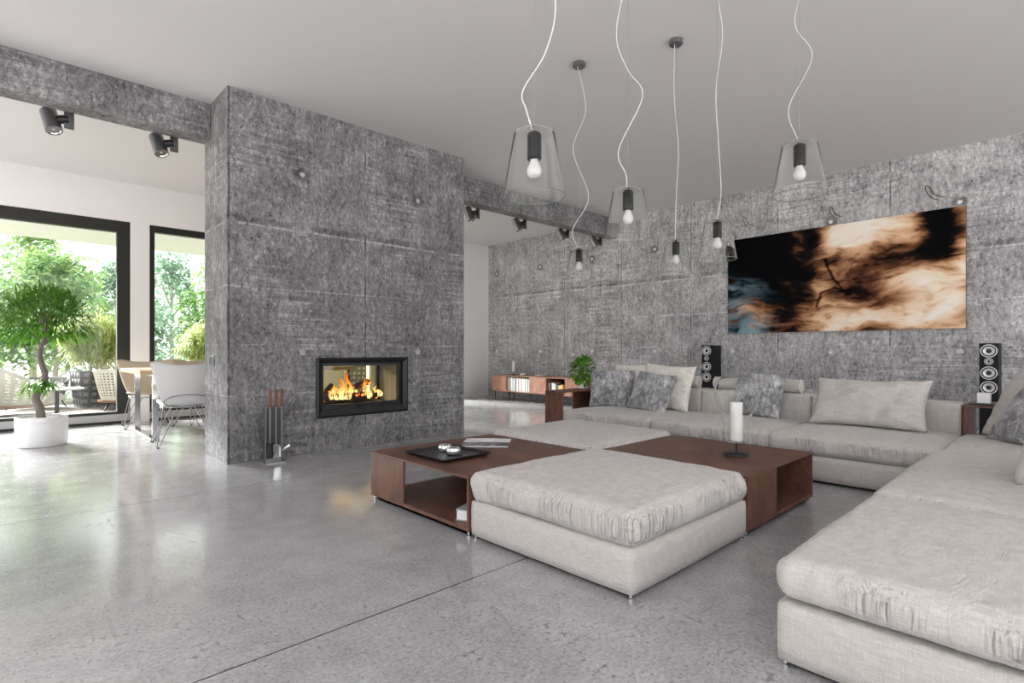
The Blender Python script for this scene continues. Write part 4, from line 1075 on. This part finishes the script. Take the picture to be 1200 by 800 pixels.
# ------------------------------------------------------------------ dining table and chairs
dt = thing('dining_table', 'oak-topped dining table with steel frame legs by the window', 'table', (2.35, 7.62, 0))
b = B(); box(b, -1.26, 1.26, -.66, .66, .735, .78, .004); obj('tabletop', b, M['oak'], dt)
for s in (-1, 1):
    b = B()
    for yy in (-.55, .52):
        box(b, s * 1.10 - .03, s * 1.10 + .03, yy, yy + .03, 0, .7345, .002)
    box(b, s * 1.10 - .03, s * 1.10 + .03, -.52, .52, 0, .02, .002); box(b, s * 1.10 - .03, s * 1.10 + .03, -.52, .52, .715, .7345, .002)
    obj('leg', b, M['chrome'], dt)
def chair(x, y, rz, mat, lab, src=None):
    t = thing('dining_chair', lab, 'chair', (x, y, 0), rz, 'shell dining chairs around the table')
    # seat shell as one bent sheet: front edge -> seat -> back; faces +y, back at -y
    prof = smoothpath([(0, .25, .435), (0, .21, .448), (0, .10, .440), (0, -.05, .425), (0, -.16, .432), (0, -.215, .475), (0, -.245, .56), (0, -.275, .70), (0, -.305, .865)], 4)
    n = len(prof) - 1; m = 22; vs, fs = [], []
    for i, p_ in enumerate(prof):
        s_ = i / n
        if s_ < .5: w_ = .235 * (max(0.02, 1 - ((.28 - s_) / .285) ** 2) ** .5) if s_ < .28 else .235 - .045 * ((s_ - .28) / .22)
        else: w_ = .19 + .135 * ((s_ - .5) / .5) ** 1.15
        for j in range(m + 1):
            q = 2 * j / m - 1
            z_ = p_.z; y_ = p_.y; up_ = max(0, (s_ - .45) / .55)
            z_ += up_ ** 3 * (.055 * abs(q) ** 2.2 - .02) - up_ ** 6 * .03 * max(0, abs(q) - .86) * 8
            y_ += up_ * .05 * q * q
            if s_ < .5: z_ += .018 * q * q * math.sin(PI * s_ * 2)
            vs.append((q * w_, y_, z_))
    for i in range(n):
        for j in range(m):
            a = i * (m + 1) + j; fs.append((a, a + 1, a + m + 2, a + m + 1))
    o = rawmesh('shell', vs, fs, mat, t, smooth=True)
    md = o.modifiers.new('thickness', 'SOLIDIFY'); md.thickness = .014; md.offset = 0
    b = B(); tube(b, ring_xy(.205, .20, 44, .405), .0065, 8, closed=True); 
    for v in b.verts: v.co.z += -.06 * (v.co.y) ; v.co.y += .0
    obj('seat_ring', b, M['steel'], t, smooth=True)
    b = B(); tube(b, [(.208 * math.cos(q), -.262 - .012 * math.sin(q), .470 + .066 * math.sin(q)) for q in [2 * PI * i / 44 for i in range(44)]], .006, 8, closed=True)
    obj('back_hoop', b, M['steel'], t, smooth=True)
    for (sx, sy) in ((-1, -1), (1, -1), (1, 1), (-1, 1)):
        f_ = Vector((sx * .255, sy * .255, .012)); a0 = math.atan2(sy, sx)
        tops = [Vector((.205 * math.cos(a0 + da), .20 * math.sin(a0 + da), .405 - .06 * .20 * math.sin(a0 + da))) for da in (-.42, .42)]
        tg = Vector((-sy, sx, 0)).normalized() * .016
        b = B(); tube(b, smoothpath([tops[0], tops[0].lerp(f_, .5) , f_ - tg + Vector((0, 0, .012)), f_ + Vector((0, 0, -.003)), f_ + tg + Vector((0, 0, .012)), tops[1].lerp(f_, .5), tops[1]], 5), .0055, 7)
        lg = obj('leg', b, M['steel'], t, smooth=True)
        b = B(); lathe(b, [(.010, 0), (.012, .003), (.011, .014)], 12, (f_.x, f_.y)); obj('foot_cap', b, M['plinth'], lg)
    return t
chair(1.44, 6.70, R(-4), M['shellwhite'], 'white shell dining chair with its back to the room, nearest the fireplace block')
chair(2.35, 6.72, R(3), M['shellwhite'], 'white shell dining chair on the near side, hidden behind the fireplace block')
chair(1.42, 8.52, R(176), M['shellbeige'], 'beige shell dining chair on the window side, at the left end of the table')
chair(2.08, 8.50, R(188), M['shellbeige'], 'beige shell dining chair on the window side, beside the fireplace block edge')
chair(2.85, 8.52, R(180), M['shellbeige'], 'beige shell dining chair on the window side, hidden behind the fireplace block')

# ------------------------------------------------------------------ terrace furniture
def wicker(x, y, rz, s, lab, hb, ha, curve, cat='garden chair', light=False, dark=False):
    """low lounge shell of open weave on a teak seat frame; faces +x"""
    t = thing('wicker_chair', lab, cat, (x, y, .02), rz)
    NU, NV = 72, 22; vs, fs = [], []
    def plan(a):   # a -1..1 around the back; arms run to +x
        th = PI / 2 + a_sgn * 0
    for i in range(NU + 1):
        a = -1 + 2 * i / NU; ang = PI + a * PI * .5
        if abs(a) < .62:
            th = a / .62 * PI / 2; px_, py_ = -.42 * math.cos(th) * s[0] - .02, .46 * math.sin(th) * s[1]
        else:
            px_, py_ = -.02 + (abs(a) - .62) / .38 * .52 * s[0], math.copysign(.46 * s[1], a)
        k_ = abs(a)
        top = hb + (ha - hb) * max(0.0, min(1.0, (k_ - curve[0]) / (curve[1] - curve[0]))) ** 1.4
        for j in range(NV + 1):
            t_ = j / NV; fl_ = .80 + .22 * t_ ** .8
            vs.append((px_ * fl_, py_ * fl_, .17 + (top - .17) * t_))
    for i in range(NU):
        for j in range(NV):
            if i % 2 == 1 and j % 2 == 1 and 1 < j < NV - 2: continue
            a = i * (NV + 1) + j; fs.append((a, a + NV + 1, a + NV + 2, a + 1))
    o = rawmesh('woven_shell', vs, fs, M['cushgrey'] if dark else M['wicker'], t)
    md = o.modifiers.new('thickness', 'SOLIDIFY'); md.thickness = .016; md.offset = 0
    rim = [Vector(vs[i * (NV + 1) + NV]) for i in range(NU + 1)]; b = B(); tube(b, rim, .016, 8); obj('rim', b, M['cushgrey'] if dark else M['wicker'], t, smooth=True)
    b = B(); lathe(b, [(.40, .125), (.43, .135), (.43, .165), (.40, .172)], 40)
    for v in b.verts: v.co.x = v.co.x * s[0] * .95 + .06 * s[0]; v.co.y *= s[1]
    obj('seat_frame', b, M['teak'], t, smooth=True, angle=40)
    b = B(); lathe(b, [(0, .173), (.34, .173), (.37, .20), (.37, .25), (.33, .275), (0, .285)], 36)
    for v in b.verts: v.co.x = v.co.x * s[0] * .9 + .05 * s[0]; v.co.y *= s[1] * .92
    obj('seat_cushion', b, M['cushlight'] if light else M['cushgrey'], t, smooth=True, angle=60)
    for (sx, sy) in ((-1, -1), (1, -1), (1, 1), (-1, 1)):
        b = B(); tube(b, [(sx * .26 * s[0] + .05, sy * .28 * s[1], .127), (sx * .34 * s[0] + .05, sy * .33 * s[1], 0)], .011, 8); obj('leg', b, M['blackmetal'], t, smooth=True, angle=40)
    return t
wicker(-.05, 11.10, R(4), (1.45, 1.05), 'big cream wicker lounge chair outside the left window, behind the potted tree', .82, .26, (.48, 1.0))
wicker(1.62, 11.05, R(80), (.95, 1.1), 'cream wicker lounge chair outside, at the right of the wide window', .66, .58, (.3, 1.0))
wicker(.48, 12.20, R(-125), (.8, .85), 'dark grey woven lounge chair outside behind the round garden table', .50, .34, (.3, .95), dark=True)
for (x, y, rz, w_, h_, tl, lab) in ((-.42, 11.15, -85, .62, .44, -22, 'dark grey garden cushion leaning inside the big wicker lounge chair'), (1.62, 10.86, 175, .60, .40, -18, 'dark grey garden cushion leaning inside the right wicker lounge chair')):
    o = obj('garden_cushion', pillow(w_, h_, .16, 4, n=20), M['cushgrey'], loc=(x, y, .30), rot=(R(tl), 0, R(rz)), smooth=True); tag(o, lab, 'cushion')
gt = thing('garden_table', 'round grey garden table on one leg outside the wide window', 'table', (.60, 10.27, .02))
b = B(); lathe(b, [(.30, .405), (.315, .41), (.315, .425), (.30, .43)], 40); obj('tabletop', b, plain('grey_stone_top', (.40, .40, .40), .5), gt, smooth=True, angle=40)
b = B(); lathe(b, [(.15, 0), (.155, .006), (.14, .012), (.028, .016), (.024, .4045)], 28); obj('pedestal', b, M['blackmetal'], gt, smooth=True, angle=40)
t = thing('cup', 'small white cup on the round garden table', 'cup', (.64, 10.30, .4505)); b = B(); lathe(b, [(.025, 0), (.034, .02), (.036, .07), (.032, .07), (.03, .02), (0, .01)], 20); obj('body', b, M['ceramic'], t, smooth=True, angle=50)
b = B(); tube(b, [(.034, 0, .055), (.055, 0, .05), (.055, 0, .03), (.033, 0, .02)], .004, 6); obj('handle', b, M['ceramic'], t, smooth=True)

# woven planters with bamboo
k = N('woven_planter'); o_ = k.objco(); x, y, z = k.sep(o_)
hx = k.math('FRACT', k.math('MULTIPLY', k.math('ADD', x, y), 7.5)); row = k.math('FRACT', k.math('MULTIPLY', z, 9.0))
m1 = k.math('MULTIPLY', k.step(k.math('ABSOLUTE', k.math('SUBTRACT', hx, .5)), .08, .36), k.step(k.math('ABSOLUTE', k.math('SUBTRACT', row, .5)), .05, .4))
M['planter'] = k.done(k.bsdf(k.mix(m1, (.05, .05, .055), (.20, .20, .215)), .7, 0, k.bump(m1, .8, .03)))
M['bamboo'] = leafmat('bamboo_leaf', (.30, .37, .09), (.52, .58, .24), .4, .5)
M['tree_a'] = leafmat('pale_tree_leaf', (.18, .28, .12), (.36, .45, .26), .3, .6)
M['tree_b'] = leafmat('fresh_tree_leaf', (.10, .23, .06), (.27, .40, .15), .3, .6)
M['tree_c'] = leafmat('cool_tree_leaf', (.14, .26, .16), (.30, .42, .31), .3, .6)
def planter_bamboo(x, y, w_, d_, hp, rx, hz, lab, labp, seed):
    t = thing('planter', labp, 'planter', (x, y, .02), R(12))
    b = B()
    L_ = [[b.verts.new((sx * w_ / 2 * k_, sy * d_ / 2 * k_, z_)) for (sx, sy) in ((-1, -1), (1, -1), (1, 1), (-1, 1))] for (k_, z_) in ((.86, 0), (1, hp), (.93, hp), (.9, hp - .08))]
    for P, Q in zip(L_, L_[1:]):
        for i in range(4): b.faces.new((P[i], P[(i + 1) % 4], Q[(i + 1) % 4], Q[i]))
    b.faces.new(L_[0][::-1]); obj('box', b, M['planter'], t)
    b = B(); box(b, -w_ * .44, w_ * .44, -d_ * .44, d_ * .44, hp - .09, hp - .05); obj('soil', b, M['soil'], t)
    s_ = thing('bamboo', lab, 'shrub', (x, y, .02 + hp - .05))
    r_ = random.Random(seed); cb = B(); vs, fs = [], []
    for i in range(34):
        a = r_.uniform(0, 2 * PI); rr = r_.uniform(.05, 1) ** .6; top = Vector((rx * rr * math.cos(a), rx * rr * math.sin(a) * .8, hz * r_.uniform(.6, 1.0) * (1.05 - .35 * rr)))
        bs = Vector((w_ * .36 * rr * math.cos(a), d_ * .36 * rr * math.sin(a), 0))
        path = smoothpath([bs, bs.lerp(top, .55) + Vector((0, 0, hz * .12)), top], 7); tube(cb, path, .006, 5)
        for q in path[4:]:
            for e_ in range(17):
                p_ = q + Vector((r_.gauss(0, .075), r_.gauss(0, .075), r_.gauss(-.03, .08)))
                leaf(vs, fs, p_, Vector((math.cos(a) * .6 + r_.uniform(-.9, .9), math.sin(a) * .6 + r_.uniform(-.9, .9), r_.uniform(-.5, .5))), Vector((0, 0, 1)), r_.uniform(.09, .18), r_.uniform(.014, .024), r_.uniform(.8, 1.8), 3)
    obj('canes', cb, M['bark2'], s_); rawmesh('foliage', vs, fs, M['bamboo'], s_, smooth=True)
planter_bamboo(1.30, 11.95, .78, .5, .62, .52, 1.28, 'yellow-green bamboo shrub in the woven planter outside the wide window', 'dark grey woven planter outside behind the right wicker chair', 3)
planter_bamboo(3.05, 11.9, .9, .5, .62, .60, 1.12, 'yellow-green bamboo shrub outside the window behind the dining chairs', 'dark grey woven planter outside the window behind the dining chairs', 8)
planter_bamboo(6.2, 11.9, .9, .5, .62, .55, 1.2, 'yellow-green bamboo shrub outside seen through the fireplace', 'dark grey woven planter outside seen through the fireplace', 9)

# garden trees: each a trunk with limbs and its own crown
def tree(x, y, h_, r_, mat, lab, seed, leaves=3400, lean=0.0, size=.21, trunk=True, z0=-.06, low=.35):
    t = thing('tree', lab, 'tree', (x, y, z0), group=None)
    g = random.Random(seed); b = B(); vs, fs = [], []
    top = Vector((lean, 0, h_ * .8)); path = smoothpath([(0, 0, 0), (lean * .3 + g.uniform(-.1, .1), g.uniform(-.1, .1), h_ * .35), top], 6)
    tube(b, path, [max(.012, .022 * h_ * (1 - .8 * i / len(path))) for i in range(len(path))], 8)
    cl = []
    for i in range(16):
        f_ = low + (1 - low) * i / 15; a = 2.4 * i + g.uniform(-.4, .4); base = path[min(len(path) - 1, int(f_ * .9 * len(path)))]
        rr = r_ * math.sin(PI * min(1, .25 + .72 * (f_ - low) / (1 - low))) * g.uniform(.55, 1.0)
        e_ = Vector((base.x + rr * math.cos(a), base.y + rr * math.sin(a), h_ * (f_ * .88 + .10) + g.uniform(-.1, .1)))
        lp = smoothpath([base, base.lerp(e_, .5) + Vector((0, 0, -.1)), e_], 4); tube(b, lp, [max(.006, .009 * h_ * (1 - .8 * q / len(lp))) for q in range(len(lp))], 6)
        cl.append((e_, r_ * g.uniform(.42, .60)))
    obj('trunk', b, M['bark2'], t, smooth=True)
    for i in range(leaves):
        c_, cr = g.choice(cl); d_ = Vector((g.gauss(0, 1), g.gauss(0, 1), g.gauss(0, .8))).normalized() * cr * g.uniform(.35, 1.05)
        p_ = c_ + d_; n_ = Vector((g.uniform(-1, 1), g.uniform(-1, 1), g.uniform(-.6, .6)))
        leaf(vs, fs, p_, n_, Vector((g.uniform(-.6, .6), g.uniform(-.6, .6), 1)), size * g.uniform(.6, 1.25), size * .5 * g.uniform(.7, 1.2), .7, 2, .05)
    rawmesh('crown', vs, fs, mat, t)
    return t
a_, b_, c_ = M['tree_a'], M['tree_b'], M['tree_c']
TR = [(-3.1, 16.8, 3.6, 1.2, b_, 'fresh green garden tree at the far left of the front row, past the picture edge', 3, .12),
      (.9, 16.8, 3.3, 1.2, b_, 'garden tree with a pale forked trunk behind the wicker lounge chair', 2, .22),
      (4.7, 16.8, 3.6, 1.15, b_, 'slender garden tree with a pale trunk in the window behind the dining chairs', 7, .20),
      (8.6, 16.8, 3.6, 1.2, a_, 'pale garden tree in the front row behind the fireplace block, left of two', 9, .15),
      (12.6, 16.8, 3.6, 1.2, b_, 'green garden tree in the front row behind the fireplace block, right of two', 13, .15),
      (-1.3, 20.6, 4.3, 1.25, a_, 'pale green garden tree behind the crown of the potted tree', 4, .10),
      (2.8, 20.6, 3.8, 1.25, c_, 'cool green garden tree beside the bamboo in the wide window', 5, .08),
      (6.8, 20.6, 4.0, 1.25, a_, 'pale green garden tree far behind the dining chairs', 8, .08),
      (10.8, 20.6, 4.2, 1.25, b_, 'green garden tree in the second row behind the fireplace block', 11, .15),
      (-3.3, 24.6, 5.4, 1.3, c_, 'cool pale garden tree farthest left in the last row', 10, .08),
      (.8, 24.6, 5.6, 1.3, b_, 'tall green garden tree of the last row seen in the wide window', 6, .06),
      (4.9, 24.6, 5.0, 1.3, c_, 'tall cool green garden tree of the last row in the window behind the dining chairs', 12, .06),
      (9.0, 24.6, 5.2, 1.3, a_, 'pale garden tree of the last row behind the fireplace block', 14, .1)]
for (x, y, h_, r_, m_, lab, sd_, lo_) in TR: tree(x, y, h_ * .95, r_, m_, lab, sd_, low=lo_, leaves=3600)
# clipped bushes that close the garden behind the trees
for i, (x, y, lab) in enumerate(((-.7, 14.0, 'low green bush behind the wicker lounge chair, left of two'), (1.9, 14.2, 'low green bush behind the round garden table'), (4.3, 14.0, 'low green bush behind the planter of the second window'), (6.7, 14.1, 'low green bush at the right of the second window'))):
    t = thing('bush', lab, 'bush', (x, y, -.05)); g = random.Random(40 + i); vs, fs = [], []
    for q in range(1500):
        d_ = Vector((g.gauss(0, 1), g.gauss(0, 1), abs(g.gauss(0, 1)))).normalized() * g.uniform(.5, 1.05); p_ = Vector((d_.x * 1.1, d_.y * .7, .1 + d_.z * .95))
        leaf(vs, fs, p_, d_ + Vector((g.uniform(-.8, .8), g.uniform(-.8, .8), g.uniform(-.5, .5))), Vector((0, 0, 1)), g.uniform(.08, .16), g.uniform(.04, .08), .7, 2, .05)
    rawmesh('foliage', vs, fs, (b_, c_, a_, b_)[i], t)
    b = B()
    for q in range(7): tube(b, [(0, 0, 0), (g.uniform(-.6, .6), g.uniform(-.4, .4), g.uniform(.4, .8))], .012, 5)
    obj('stems', b, M['bark2'], t)

# ------------------------------------------------------------------ light and camera
w_ = bpy.data.worlds.new('sky'); SC.world = w_; w_.use_nodes = True
bg = w_.node_tree.nodes['Background']; bg.inputs[0].default_value = (.96, .963, .985, 1); bg.inputs[1].default_value = 2.8
su = bpy.data.lights.new('sun', 'SUN'); su.energy = 39; su.angle = R(22); su.color = (1, .98, .98)
so = bpy.data.objects.new('sun', su); COL.objects.link(so); so.rotation_euler = Vector((.27, -.86, -.42)).to_track_quat('-Z', 'Y').to_euler()

cam = bpy.data.cameras.new('camera'); co = bpy.data.objects.new('camera', cam); COL.objects.link(co)
co.location = (0, 0, 1.0); co.rotation_euler = (R(90), 0, R(-43.5))
cam.sensor_width = 36; cam.lens = 632 / 1200 * 36; cam.shift_y = 10.5 / 1200; cam.clip_start = .02; cam.clip_end = 300
SC.camera = co
vs_ = SC.view_settings
vs_.view_transform = 'Standard'; vs_.look = 'None'; vs_.gamma = 1.0; vs_.use_curve_mapping = False; vs_.exposure = -0.17
SC.cycles.max_bounces = 14; SC.cycles.diffuse_bounces = 7; SC.cycles.glossy_bounces = 5; SC.cycles.transparent_max_bounces = 40; SC.cycles.transmission_bounces = 8
SC.cycles.sample_clamp_indirect = 6; SC.cycles.caustics_reflective = False; SC.cycles.caustics_refractive = True
